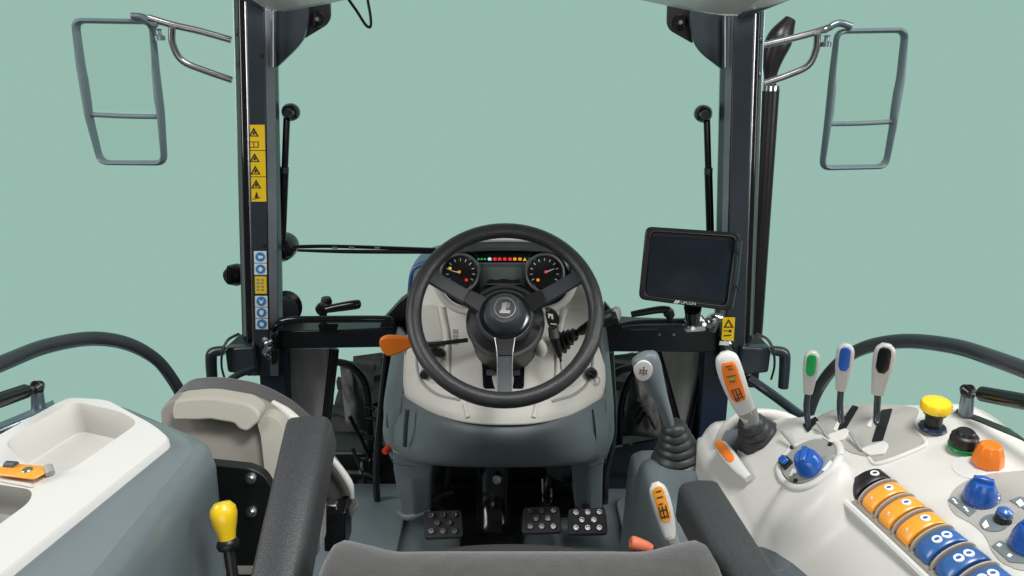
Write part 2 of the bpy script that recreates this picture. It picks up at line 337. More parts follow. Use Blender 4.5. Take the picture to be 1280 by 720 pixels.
# lower corner posts and hinge housings
for sg, q in ((-1, [(322, 440), (356, 437), (360, 560), (330, 560)]), (1, [(917, 425), (880, 440), (872, 560), (905, 560)])):
    obj('corner_post', plate(q, 1.75, .05), 'navy', frame, bevel=.004)
for s in (-1, 1):
    X = lambda x: x if s < 0 else 640 + (640 - x) - 35
    h = obj('hinge_housing', plate(rp([(X(280), 436), (X(318), 434), (X(322), 470), (X(284), 466)], 4), 1.68, .09), 'paint', frame, bevel=.008)
    obj('housing_top', B().loft([[P(X(281), 435, 1.69), P(X(316), 433, 1.69), P(X(322), 418, 1.76), P(X(300), 418, 1.76)], [p - V((0, 0, .01)) for p in (P(X(281), 435, 1.69), P(X(316), 433, 1.69), P(X(322), 418, 1.76), P(X(300), 418, 1.76))]]), 'black', frame)
    obj('housing_strap', B().tube([P(X(299), 417, 1.70), P(X(285), 425, 1.68), P(X(278), 440, 1.67), P(X(277), 458, 1.67), P(X(281), 474, 1.67)], .006, 8, 5, flat=.5), 'black', h)
    obj('outer_handle', B().tube([P(X(279), 438, 1.76), P(X(266), 441, 1.76), P(X(264), 452, 1.76), P(X(266), 484, 1.76)], [.014, .016, .016, .015], 10, 5), 'paint', h)
    # tie bar from the housing down to the wheel arch
    q = [(316, 461), (290, 473), (262, 500)] if s < 0 else [(938, 474), (972, 498), (1010, 527)]
    obj('tie_bar', B().tube([P(x, y, Y) for (x, y), Y in zip(q, (1.62, 1.55, 1.42))], .0125 if s > 0 else .009, 10, 3), 'paint', frame)
    obj('latch', B().tube([P(X(330), 424, 1.69), P(X(336), 430, 1.68), P(X(331), 440, 1.69), P(X(338), 448, 1.69)], [.008, .012, .009, .006], 8), 'chrome', h)
    obj('latch_plate', plate([(X(322), 420), (X(345), 420), (X(345), 456), (X(324), 456)], 1.705, .02), 'black', h, bevel=.003)
# lower windscreen side panels
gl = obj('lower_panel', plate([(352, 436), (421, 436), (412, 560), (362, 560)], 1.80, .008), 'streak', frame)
obj('panel_edge', B().tube([P(418, 436, 1.795), P(404, 560, 1.795)], .014, 8, 1, flat=.4), 'black_gloss', gl)
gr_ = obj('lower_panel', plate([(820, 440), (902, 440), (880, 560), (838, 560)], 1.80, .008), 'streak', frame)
obj('panel_edge', B().tube([P(818, 440, 1.795), P(852, 560, 1.795)], .02, 8, 1, flat=.4), 'black_gloss', gr_)
obj('panel_edge', B().tube([P(886, 440, 1.79), P(858, 560, 1.79)], .016, 8, 1, flat=.4), 'black_gloss', gr_)
kp = obj('kick_panel', plate([(757, 562), (835, 548), (835, 640), (757, 640)], 1.90, .012), 'glass_dark', frame)
obj('vent_switch', plate(rp([(789, 575), (803, 574), (805, 598), (791, 600)], 2), 1.892, .008), 'slate_dark', kp, bevel=.002)
obj('door_edge', B().tube([P(484, 440, 1.78), P(474, 540, 1.78), P(470, 600, 1.80), P(474, 648, 1.84)], .011, 8, 4), 'black', frame)
obj('door_edge', B().tube([P(762, 440, 1.78), P(766, 540, 1.78), P(757, 590, 1.80), P(755, 640, 1.84)], .013, 8, 4), 'black', frame)
obj('dark_sill', plate([(340, 625), (486, 622), (486, 652), (340, 654)], 1.94, .04), 'black', frame)

# ================================================================== OUTSIDE THE FRONT GLASS
bn = B(); rows = []
for Y, wd, zt in ((1.86, .245, .80), (2.0, .247, .79), (2.2, .24, .75), (2.32, .23, .68)):
    rows.append([V((x * wd - .045, Y, z)) for x, z in ((-1.02, .25), (-1.03, .6), (-1, zt - .06), (-.90, zt - .015), (-.5, zt), (0, zt + .006), (.5, zt), (.90, zt - .015), (1, zt - .06), (1.03, .6), (1.02, .25))])
bn.patch(rows, 4, 4)
tf = thing('tractor_front', (0, 2.2, -.8), 'tractor front end with pale blue bonnet, lugged tyres and black chassis', 'tractor front')
obj('bonnet', bn, 'bonnet_blue', tf, solid=.01)
def tyre(cx):
    R = .50; c = V((cx, 2.42, -.33)); W = .13
    t = obj('front_tyre', B().lathe([(R * .55, -W), (R * .86, -W * 1.05), (R * .96, -W), (R, -W * .8), (R * 1.01, 0), (R, W * .8), (R * .96, W), (R * .86, W * 1.05), (R * .55, W)], c, (1, 0, 0), 48), 'tyre', tf)
    lg = B()
    for k in range(22):
        for s in (-1, 1):
            a = (k + .5 * (s > 0)) * 2 * math.pi / 22
            def q(u, da, r): return c + V((u, math.cos(a + da) * r, math.sin(a + da) * r))
            lg.loft([[q(s * W * .05, .10, R * .99), q(s * W * .05, .17, R * .99), q(s * W * 1.04, .05, R * .95), q(s * W * 1.04, -.05, R * .95)], [q(s * W * .05, .11, R * 1.06), q(s * W * .05, .16, R * 1.06), q(s * W * 1.06, .03, R * 1.02), q(s * W * 1.06, -.03, R * 1.02)]])
    obj('lugs', lg, 'tyre', t, kind='stuff')
tyre(-.535); tyre(.535)
ch = obj('chassis_block', B().box((0, 2.06, -.20), 1.36, .14, .56), 'black', tf, bevel=.01)
for k, (x0, y0, x1, y1) in enumerate(((437, 520, 470, 612), (450, 545, 478, 560), (430, 590, 476, 600), (446, 575, 470, 580), (440, 560, 462, 640))):
    obj('hose', B().tube([P(x0, y0, 1.97), P((x0 + x1) / 2 + 4, (y0 + y1) / 2 - 3, 1.955), P(x1, y1, 1.97)], .007 + .002 * (k % 2), 8), ('black_gloss', 'rubber', 'slate_dark')[k % 3], ch)
obj('fitting', B().tube([P(453, 575, 1.96), P(452, 590, 1.96)], [.006, .011], 8), 'steel', ch)
# lamps/steps at the gap: folded bracket with hose
lb = thing('loader_bracket', P(455, 640, 2.05), 'black tubular bracket with hose clips standing by the streaked panel near the orange paddle', 'bracket', 'loader brackets')
obj('tube', B().tube([P(420, 452, 2.0), P(440, 458, 2.0), P(457, 480, 2.0), P(462, 520, 2.0), P(463, 600, 2.0)], .012, 10), 'black', lb)
obj('cover', B().patch([[P(425, 458, 2.02), P(440, 464, 2.0), P(454, 490, 2.02)], [P(428, 490, 2.02), P(442, 495, 1.98), P(458, 510, 2.02)], [P(432, 530, 2.02), P(444, 535, 2.0), P(458, 540, 2.02)]]), 'cover_grey', lb, solid=.01)
obj('clip', B().tube([P(456, 508, 1.99), P(470, 512, 1.98)], .008, 8, 1), 'black', lb)
obj('clip', B().tube([P(458, 522, 1.99), P(472, 524, 1.98)], .008, 8, 1), 'black', lb)
rb = thing('loader_bracket', P(790, 560, 2.05), 'black bracket with worn cover plate seen behind the grey gear lever', 'bracket', 'loader brackets')
obj('tube', B().tube([P(765, 470, 2.0), P(778, 462, 2.0), P(796, 460, 2.0), P(784, 480, 2.0), P(776, 510, 2.0), P(774, 560, 2.0)], .012, 10), 'black', rb)
obj('cover', B().patch([[P(786, 470, 2.03), P(798, 474, 2.0), P(812, 480, 2.03)], [P(782, 505, 2.02), P(800, 500, 1.97), P(822, 512, 2.02)], [P(778, 545, 2.02), P(800, 545, 1.99), P(830, 550, 2.02)]]), 'cover_grey', rb, solid=.012)
for k in range(4): obj('rib', B().tube([P(786 + k * 4, 512 + k * 6, 1.98), P(796 + k * 4, 500 + k * 6, 1.965), P(810 + k * 3, 515 + k * 7, 1.98)], .005, 6), 'rubber', rb)
# exhaust
ex = thing('exhaust_stack', P(950, 560, 2.25), 'dark brown steel exhaust stack with flared tip behind the front pillar', 'exhaust')
obj('pipe', B().tube([P(938, 480, 2.25), P(944, 400, 2.25), P(963, 110, 2.25)], [.028, .028, .028], 20, 1), 'exhaust', ex)
obj('flared_tip', B().tube([P(962, 114, 2.25), P(963, 95, 2.25), P(966, 72, 2.25), P(975, 48, 2.25), P(988, 24, 2.26)], [.020, .020, .034, .040, .018], 20, 5, up=(0, 1, 0), flat=.8), 'exhaust', ex)
obj('collar', B().tube([P(962.5, 113, 2.25), P(963, 107, 2.25)], .0285, 20, 1), 'chrome', ex)
# mirrors
def mirror(name, label, outer, bar, arm_top, arm_low, knob, hook, Y):
    t = thing(name, P(*arm_top[-1], 1.78), label, 'mirror', 'wing mirrors')
    q = rp(outer, 11, 6); n = len(q); rings = []
    c = V((sum(p[0] for p in outer) / len(outer), sum(p[1] for p in outer) / len(outer))).to_2d()
    for k in range(n + 1):
        x, y = q[k % n]; d = (V((x, y)).to_2d() - c).normalized(); rings.append((x, y, d))
    m = 12; b = B(); R = []
    for x, y, d in rings[:-1]:
        p = P(x, y, Y); e = V((d.x, 0, -d.y)).normalized(); s = .0050 + .0052 * abs(d.x)
        R.append([p + e * (s * math.cos(2 * math.pi * j / m) - s) + V((0, .016 * math.sin(2 * math.pi * j / m), 0)) for j in range(m)])
    b.loft(R + [R[0]], cap=False); h = obj('housing', b, 'mirror_frame', t, sharp=60)
    obj('divider', B().tube([P(*bar[0], Y), P((bar[0][0] + bar[1][0]) / 2, (bar[0][1] + bar[1][1]) / 2 + .7, Y), P(*bar[1], Y)], .0062, 10), 'mirror_frame', h)
    ins = [(x + (c.x - x) * .03, y + (c.y - y) * .03) for x, y in q]
    up = [p for p in ins if p[1] < bar[0][1] - 2]; lo = [p for p in ins if p[1] > bar[0][1] + 2]
    for g in (up, lo):
        cx = sum(p[0] for p in g) / len(g); cy = sum(p[1] for p in g) / len(g); g = sorted(g, key=lambda p: math.atan2(p[1] - cy, p[0] - cx))
        obj('pane', plate(g, Y + .006, .003), 'pane', h)
    a = obj('arm', B().tube([P(x, y, Y - .02 + .05 * i / (len(arm_top) - 1)) for i, (x, y) in enumerate(arm_top)], .0085, 12, 5), 'steel', t)
    obj('lower_arm', B().tube([P(x, y, Y - .015 + .04 * i / (len(arm_low) - 1)) for i, (x, y) in enumerate(arm_low)], .0085, 12, 6), 'steel', t)
    obj('clamp', B().lathe([(.0, -.014), (.012, -.014), (.013, -.004), (.006, 0), (.006, .01), (.011, .012), (0, .014)], P(*knob, Y - .01), (0, 0, 1), 14), 'steel_blue', t)
    obj('hook', B().tube([P(x, y, Y - .015) for x, y in hook], .0085, 10, 5), 'steel_blue', t)
    return t
mirror('wing_mirror', 'steel framed wing mirror on the arm of the pillar with yellow stickers', [(91, 22), (190, 24), (197, 75), (205, 140), (208, 207), (126, 206), (107, 143), (97, 85)], ((109, 143), (203, 146)),
       [(185, 22), (215, 31), (250, 39), (289, 50)], [(215, 34), (216, 55), (228, 76), (258, 89), (290, 100)], (199, 43), [(196, 32), (180, 22), (165, 20)], 1.80)
mirror('wing_mirror', 'steel framed wing mirror on the arm in front of the exhaust stack', [(1046, 36), (1134, 34), (1130, 100), (1120, 155), (1107, 211), (1025, 213), (1031, 155), (1037, 95)], ((1034, 155), (1119, 152)),
       [(1040, 33), (1020, 40), (990, 48), (955, 56)], [(1022, 42), (1020, 62), (1010, 82), (985, 94), (956, 104)], (1033, 51), [(1030, 38), (1048, 29), (1064, 33)], 1.80)
# vertical gas struts of the windscreen
def strut(name, label, ball, top, bot, Y=1.80):
    t = thing(name, P(*bot, Y), label, 'strut', 'windscreen gas struts')
    obj('ball_joint', B().lathe([(0, -.024), (.014, -.021), (.022, -.010), (.022, .006), (.015, .016), (0, .019)], P(*ball, Y), (0, 1, 0), 20), 'black_gloss', t)
    obj('joint_face', B().lathe([(0, -.006), (.010, -.006), (.012, 0)], P(*ball, Y) - V((0, .022, 0)), (0, 1, 0), 14), 'paint', t)
    mid = (top[0] * .55 + bot[0] * .45, top[1] * .55 + bot[1] * .45)
    obj('rod', B().tube([P(*top, Y), P(*mid, Y)], .0088, 12, 1), 'black_gloss', t)
    obj('cylinder', B().tube([P(*mid, Y), P(*bot, Y)], .0108, 12, 1), 'black_gloss', t)
    obj('collar', B().tube([P(mid[0], mid[1] - 7, Y), P(*mid, Y)], .0112, 12, 1), 'paint', t)
strut('gas_strut', 'black upright gas strut with ball joint beside the stickered pillar', (364, 140), (358.5, 147), (352.5, 300))
strut('gas_strut', 'black upright gas strut with ball joint above the display screen', (878.5, 142), (883.5, 149), (888, 300))
wp = thing('wiper', P(355, 325, 1.83), 'long thin black wiper with round motor hub beside the stickered pillar', 'wiper')
obj('arm', B().tube([P(352, 309, 1.81), P(420, 308, 1.86), P(545, 312, 1.90)], .0055, 8), 'black_gloss', wp)
obj('blade', B().tube([P(372, 313, 1.84), P(440, 314.5, 1.87), P(545, 315, 1.91)], [.004, .006, .006], 8), 'black', wp)
for x in (415, 436, 468): obj('clip', B().tube([P(x, 309.4, 1.851), P(x + 7, 309.6, 1.853)], .004, 6, 1), 'steel', wp)
obj('motor_hub', B().lathe([(0, -.05), (.018, -.05), (.034, -.03), (.038, 0), (.036, .03), (0, .035)], P(354, 309, 1.84), (0, 1, 0), 24), 'black_gloss', wp)
obj('hub_cap', B().lathe([(0, -.012), (.010, -.012), (.014, 0)], P(345, 306, 1.77), (0, 1, 0), 14), 'black', wp)
lp = thing('indicator_lamp', P(291, 343, 1.9), 'small round black ribbed lamp on the outer side of the stickered pillar', 'lamp')
obj('body', B().lathe([(0, -.03), (.018, -.027), (.030, -.01), (.032, .01), (.022, .03), (0, .033)], P(296, 343, 1.85), (-.5, -1, 0), 20), 'black', lp)
for k in range(4): obj('rib', B().tube([P(285 + k * 2.4, 332 + k, 1.815), P(284 + k * 2.4, 343, 1.81), P(285 + k * 2.4, 355 - k, 1.815)], .0022, 6), 'black_gloss', lp)
wl = thing('work_lamp', P(355, 400, 1.9), 'black oval work lamp above the grab rail', 'lamp')
obj('body', B().lathe([(0, -.05), (.02, -.045), (.04, -.02), (.046, 0), (.042, .03), (0, .045)], P(356, 386, 1.87), (.3, -1, 0), 24, sx=.9), 'slate_dark', wl)
obj('bezel', B().lathe([(.030, -.010), (.047, -.008), (.05, .004), (.03, .006)], P(358, 384, 1.86), (.3, -1, .2), 24, sx=.9, cap=False), 'black_gloss', wl)
# grab rail & crank
gb = thing('grab_rail', P(420, 412, 1.66), 'black tubular grab rail with bent ends on the cross beam', 'rail')
obj('tube', B().tube([P(341, 412, 1.73), P(345, 405, 1.69), P(360, 400, 1.665), P(420, 399, 1.66), P(480, 399, 1.665), P(494, 403, 1.69), P(497, 410, 1.73)], [.012, .011, .0095, .0095, .0095, .011, .012], 12, 6), 'black_gloss', gb)
ck = thing('crank_handle', P(404, 408, 1.73), 'black cranked handle standing on the cross beam by the grab rail', 'handle')
obj('stem', B().tube([P(404, 412, 1.745), P(404, 384, 1.73)], .0105, 12, 1), 'black', ck)
obj('pivot', B().lathe([(0, -.02), (.012, -.018), (.018, -.006), (.018, .006), (.012, .018), (0, .02)], P(403, 386, 1.715), (0, 1, 0), 18), 'black_gloss', ck)
obj('pivot_cap', B().lathe([(0, -.012), (.013, -.01), (.016, .0), (.012, .012)], P(408, 377, 1.74), (0, 0, 1), 14), 'black', ck)
obj('grip', B().tube([P(402, 388, 1.71), P(420, 384.5, 1.705), P(446, 380.5, 1.70), P(451, 380, 1.70)], [.009, .012, .013, .007], 12), 'black_gloss', ck)
cbl = obj('antenna_cable', B().tube([P(432, -6, 1.6), P(446, 14, 1.6), P(457, 31, 1.6), P(463, 33, 1.6), P(463, 20, 1.6), P(458, -8, 1.6)], .0032, 8), 'black_gloss', label='thin black looped cable hanging from the roof lining', cat='cable')

# ================================================================== DASHBOARD
db = thing('dashboard', (0, 1.6, 0), 'beige and slate dashboard console with instrument cluster behind the steering wheel', 'dashboard')
def row(y_e, y_c, x0, x1, Ye, Yc, n=9, pw=2.0):
    r = []
    for i in range(n):
        u = -1 + 2 * i / (n - 1); k = 1 - abs(u) ** pw
        r.append(P(x0 + (x1 - x0) * (u + 1) / 2, y_e + (y_c - y_e) * k, Ye + (Yc - Ye) * k))
    return r
up = B().patch([row(322, 300, 560, 708, 1.78, 1.74), row(345, 325, 536, 728, 1.72, 1.68), row(390, 385, 517, 746, 1.66, 1.615), row(430, 432, 507, 753, 1.62, 1.56),
                row(470, 480, 504, 757, 1.59, 1.48), row(490, 515, 505, 755, 1.575, 1.425, pw=2.6), row(498, 531, 508, 752, 1.57, 1.405, pw=2.6)], 6, 6)
us = obj('upper_shell', up, 'beige', db, solid=.012, offset=-1)
UB = BVHTree.FromPolygons(up.v, up.f)
def uhit(px, py, d=.0):
    h = UB.ray_cast(CAM, ray(px, py).normalized()); return h[0] + h[1] * (d if h[1].dot(h[0] - CAM) < 0 else -d)
lowr = [row(492, 532, 503, 757, 1.590, 1.412, pw=2.6), row(505, 545, 495, 764, 1.62, 1.400, pw=2.6), row(530, 562, 493, 765, 1.63, 1.412, pw=2.8), row(556, 580, 493, 761, 1.64, 1.45, pw=3.2), row(574, 584, 500, 754, 1.655, 1.50, pw=3.2), row(582, 580, 508, 748, 1.74, 1.62, pw=2.4)]
sk = obj('lower_skirt', B().patch(lowr, 6, 6), 'slate', db, solid=.012, offset=-1)
for s, q in ((-1, [[(497, 408, 1.68), (508, 425, 1.615)], [(488, 450, 1.68), (506, 462, 1.60)], [(480, 500, 1.67), (502, 506, 1.59)], [(479.5, 520, 1.675), (501, 524, 1.605)], [(479, 545, 1.69), (496, 545, 1.64)], [(489, 575, 1.69), (500, 575, 1.65)]]),
             (1, [[(757, 400, 1.68), (750, 420, 1.615)], [(762, 445, 1.68), (756, 455, 1.60)], [(767, 500, 1.67), (757, 506, 1.59)], [(767.5, 520, 1.675), (758, 524, 1.605)], [(767, 545, 1.69), (762, 545, 1.64)], [(757, 575, 1.69), (758, 575, 1.65)]])):
    sp = obj('side_panel', B().patch([[P(*a), P((a[0] + c[0]) / 2 - s * -1.5 * 0, (a[1] + c[1]) / 2, (a[2] * .35 + c[2] * .65)), P(*c)] for a, c in q], 4, 6), 'slate', db, solid=.012, offset=-1)
    # legs down to the floor
    if s < 0: L = [[(490, 562), (541, 580)], [(492, 590), (539, 600)], [(498, 622), (538, 618)], [(504, 646), (538, 640)]]
    else: L = [[(758, 562), (714, 580)], [(754, 585), (717, 600)], [(753, 612), (718, 618)], [(753, 638), (719, 634)]]
    rr = []
    for (a, c), Yo in zip(L, (1.62, 1.64, 1.67, 1.70)):
        o = P(*a, Yo + .02); i = P(*c, Yo); rr.append([o, (o + i) / 2 - V((0, .015, 0)), i, i + V((0, .12, -.02)), o + V((0, .12, -.02))])
    obj('leg', B().loft(rr), 'slate', db, bevel=.006, sharp=30)
    obj('leg_foot', B().tube([P(498 if s < 0 else 757, 640, 1.72), P(512 if s < 0 else 745, 646, 1.70), P(538 if s < 0 else 718, 637, 1.70)], [.008, .012, .008], 10), 'slate', db)
obj('slot', B().tube([P(509, 512, 1.522), P(507, 535, 1.525), P(506, 558, 1.56)], .006, 8, 5, flat=.5), 'slate_dark', sk)
obj('slot', plate(rp([(483, 517), (488, 520), (487, 536), (483, 534)], 1), 1.655, .006), 'slate_dark', sk)
obj('slot', B().tube([P(741, 512, 1.535), P(744, 535, 1.54), P(745, 556, 1.575)], .0022, 8, 5), 'slate_dark', sk)
for q in ([(490, 577), (500, 581), (520, 584)], [(757, 577), (746, 581), (728, 584)]): obj('seam', B().tube([P(x, y, 1.632 - abs(i - 0) * .012) for i, (x, y) in enumerate(q)], .0016, 6, 4), 'slate_dark', sk)
obj('red_button', B().lathe([(0, -.014), (.009, -.012), (.011, 0), (.011, .01)], P(484, 562, 1.67), (.6, 1, 0), 16), 'red', db)
def udrape(poly, d=.0012):
    fine = []
    for i in range(len(poly)):
        a, c = poly[i], poly[(i + 1) % len(poly)]; m = max(1, int(math.hypot(c[0] - a[0], c[1] - a[1]) / 5)); fine += [(a[0] + (c[0] - a[0]) * k / m, a[1] + (c[1] - a[1]) * k / m) for k in range(m)]
    cx = sum(p[0] for p in fine) / len(fine); cy = sum(p[1] for p in fine) / len(fine)
    R = [[uhit(cx + (x - cx) * f, cy + (y - cy) * f, d) for x, y in fine] for f in (1, .9, .75, .6, .45, .3, .15, .02)]
    return B().loft([[uhit(x, y, -.002) for x, y in fine]] + R)
for q in ([(521, 384), (546, 380), (553, 420), (556, 470), (545, 482), (528, 472), (521, 440)], [(712, 384), (738, 388), (742, 430), (736, 470), (715, 486), (701, 478), (703, 420)]):
    obj('pocket_shade', udrape(rp(q, 7)), 'beige_pocket_shade', us)  # recess shade painted as a darker patch lying flush on the shell
# shield mouldings on the upper shell
for pts in ([(553, 385), (560, 420), (561, 455), (562, 478)], [(705, 385), (698, 420), (696, 455), (694, 478)]):
    obj('moulding', B().tube([uhit(x, y, .0) for x, y in pts], [.010, .008, .007, .004], 10, 6, flat=.8), 'beige', us)
for q in ([(520, 425), (524, 470), (545, 492), (575, 500)], [(742, 420), (738, 470), (720, 492), (690, 502)]):
    obj('recess_edge', B().tube([uhit(x, y) for x, y in q], .004, 8, 6), 'beige_grey', us)
for k in range(3): obj('printed_icon', plate([(566, 412 + k * 7), (572, 412 + k * 7), (572, 417 + k * 7), (566, 417 + k * 7)], lambda a, b: uhit(a, b, .002).y, .002), 'grey_plastic', us)
for x in (581, 671): obj('rib', B().tube([uhit(x, 505), uhit(x + (4 if x < 600 else -4), 522)], .006, 8, 1), 'beige', us)
obj('switch_panel', plate(rp([(602, 452), (656, 452), (655, 486), (604, 486)], 4), lambda a, b: uhit(a, b, .004).y, .01), 'black_gloss', us, bevel=.001)
for x, y in ((613, 466), (628, 464), (628, 474), (645, 466)): obj('switch', plate(rp([(x - 5, y - 3), (x + 5, y - 3), (x + 5, y + 3.4), (x - 5, y + 3.4)], 2), lambda a, b: uhit(a, b, .010).y, .006), 'slate_dark', us, bevel=.001)
obj('switch_panel', plate(rp([(524, 428), (552, 424), (556, 446), (548, 462), (531, 474), (526, 450)], 4), lambda a, b: uhit(a, b, .003).y, .008), 'beige_grey', us, bevel=.001)
for x, y in ((543, 440), (550, 441), (531, 468)): obj('knob', B().lathe([(0, -.022), (.010, -.020), (.013, 0), (.013, .01)], uhit(x, y), (0, 1, -.4), 12), 'black', us)
obj('cable', B().tube([uhit(528, 430, .006), uhit(538, 434, .012), uhit(556, 430, .006)], .0035, 8), 'black', us)
kb = obj('key_switch', B().lathe([(0, -.03), (.010, -.028), (.015, -.018), (.015, 0)], uhit(739, 466), (0, 1, -.3), 14), 'black_gloss', us)
obj('ring', B().lathe([(.009, -.004), (.013, -.004), (.013, 0), (.009, 0)], uhit(743, 476, .004), (.1, 1, -.3), 16, cap=False), 'white_gloss', us)
# engine-bay coloured corner behind the shell (black bracket between bonnet and shell)
obj('rear_bracket', plate([(716, 360), (728, 372), (745, 392), (752, 402), (752, 412), (735, 404), (715, 384)], 1.74, .02), 'black', db)
obj('rear_bracket', plate([(545, 360), (530, 372), (508, 392), (500, 402), (500, 412), (524, 404), (545, 384)], 1.74, .02), 'black', db)
# instrument cluster
cl = obj('instrument_cluster', plate(rp([(568, 315), (695, 315), (716, 345), (705, 378), (665, 388), (598, 388), (560, 378), (547, 345)], [16, 16, 20, 22, 16, 16, 22, 20]), 1.612, .10), 'black_gloss', db, bevel=.004)
hood = B().patch([[P(546, 348, 1.605), P(552, 326, 1.60), P(570, 315, 1.595), P(600, 312, 1.59), P(632, 311.5, 1.588), P(664, 312, 1.59), P(694, 315, 1.595), P(711, 326, 1.60), P(717, 348, 1.605)],
                  [P(543, 348, 1.63), P(549, 322, 1.63), P(570, 307, 1.63), P(600, 302, 1.63), P(632, 301, 1.63), P(664, 302, 1.63), P(694, 307, 1.63), P(714, 322, 1.63), P(720, 348, 1.63)],
                  [P(543, 350, 1.72), P(548, 322, 1.72), P(570, 305, 1.73), P(600, 298, 1.73), P(632, 297, 1.73), P(664, 298, 1.73), P(694, 305, 1.73), P(714, 322, 1.72), P(720, 350, 1.72)]], 5, 4)
obj('hood', hood, 'spoke', db, solid=.006, offset=-1)
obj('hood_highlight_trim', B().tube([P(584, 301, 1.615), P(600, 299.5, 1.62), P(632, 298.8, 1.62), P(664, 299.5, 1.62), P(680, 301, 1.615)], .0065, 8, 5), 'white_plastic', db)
fr = [(543, 350), (553, 372), (570, 386), (600, 392), (632, 394), (664, 392), (692, 386), (710, 372), (720, 350)]
obj('cluster_frame', B().tube([P(x, y, 1.60) for x, y in fr], .009, 10, 5), 'beige', db)
def gauge(cx, cy, items):
    g = obj('gauge', B().lathe([(0, 0), (.041, 0), (.041, .006)], P(cx, cy, 1.602), (0, 1, 0), 40), 'black', db)
    R = [P(cx + 23.5 * math.cos(a * math.pi / 20), cy + 23.5 * math.sin(a * math.pi / 20), 1.598) for a in range(41)]
    b = B().tube(R, .0052, 8, 1); obj('rim', b, 'steel', g)
    for k in range(11):
        a = math.radians(150 + k * 24); 
        b = B().tube([P(cx + 15 * math.cos(a), cy + 15 * math.sin(a), 1.600), P(cx + 18.5 * math.cos(a), cy + 18.5 * math.sin(a), 1.600)], .0012, 6, 1); obj('tick', b, 'print_white', g)
    obj('needle', B().tube([P(cx + items[0][0] * .2, cy + items[0][1] * .2, 1.5985), P(cx + items[0][0], cy + items[0][1], 1.5985)], [.002, .0008], 6, 1), 'print_white', g)
    for x, y, m in items[1:]: obj('warning_light', plate([(x + 2.1 * math.cos(a * math.pi / 6), y + 2.0 * math.sin(a * math.pi / 6)) for a in range(12)], 1.5995, .001), m, g)
    obj('lower_arc', B().tube([P(cx + 20 * math.cos(math.radians(a)), cy + 24 * math.sin(math.radians(a)), 1.597) for a in range(40, 150, 10)], .003, 8, 1), 'chrome', g)
gauge(575.5, 341, [(-12, -3), (574, 340, 'lamp_orange'), (583, 350, 'lamp_red'), (562.5, 335.5, 'lamp_yellow')])
gauge(680.5, 341, [(12, -5), (682, 340, 'lamp_red'), (672.5, 350, 'lamp_orange')])
ld = obj('display', plate(rp([(604, 333), (652, 333), (652, 356), (604, 356)], 1.5), 1.604, .006), 'lcd', db)
obj('display_frame', join(plate([(600, 330), (656, 330), (656, 333), (600, 333)], 1.602, .006), plate([(600, 333), (604, 333), (604, 358), (600, 358)], 1.602, .006), plate([(652, 333), (656, 333), (656, 358), (652, 358)], 1.602, .006)), 'slate_dark', ld)
obj('display_silhouette', plate([(608, 354), (612, 349), (622, 350), (628, 348.5), (640, 350), (648, 349), (650, 354)], 1.6025, .001), 'print_black', ld)
obj('cluster_brow', plate([(584, 328.5), (676, 328.5), (676, 331), (584, 331)], 1.603, .004), 'steel_blue', db)
lamps = ['lamp_green'] + ['lamp_green'] * 4 + ['lamp_white'] + ['lamp_red'] * 4 + ['lamp_orange'] * 2 + ['lamp_orange', 'lamp_yellow', 'lamp_green', 'lamp_green']
xs = [587.5, 593, 598, 602, 606, 612, 618.5, 624.5, 631, 637.5, 643.5, 650, 650, 656, 662.5, 668.5]
for k, (x, m) in enumerate(zip(xs, lamps)):
    if k == 12: continue
    r = 2.2 if k not in (1, 2, 3, 4) else 1.3; hgt = 2.0 if k not in (1, 2, 3, 4) else 1.0
    sh = [(0, -hgt), (r, 0), (0, hgt), (-r, 0)] if k in (0, 14, 15) else ([(0, -hgt), (r, hgt), (-r, hgt)] if k == 13 else [(-r, -hgt * .7), (0, -hgt), (r, -hgt * .7), (r, hgt * .7), (0, hgt * .9), (-r, hgt * .7)])
    obj('indicator_light', plate([(x + a, 324 + c) for a, c in sh], 1.607, .002), m, db)
# column shroud
E44 = math.radians(44); NRM = V((0, -math.cos(E44), math.sin(E44))); E2 = V((0, math.sin(E44), math.cos(E44))); E1 = V((1, 0, 0))
WC = P(631.2, 388.5, 1.40)
shc = WC - NRM * .075
obj('column_shroud', B().lathe([(.080, -.16), (.086, -.06), (.090, -.012), (.088, .0), (.080, .006), (.0, .006)], shc + E2 * .006, NRM, 40), 'black', db)
obj('shroud_rim', B().lathe([(.080, .004), (.090, .004), (.092, -.006), (.088, -.010)], shc + E2 * .006, NRM, 40, cap=False), 'spoke', db)

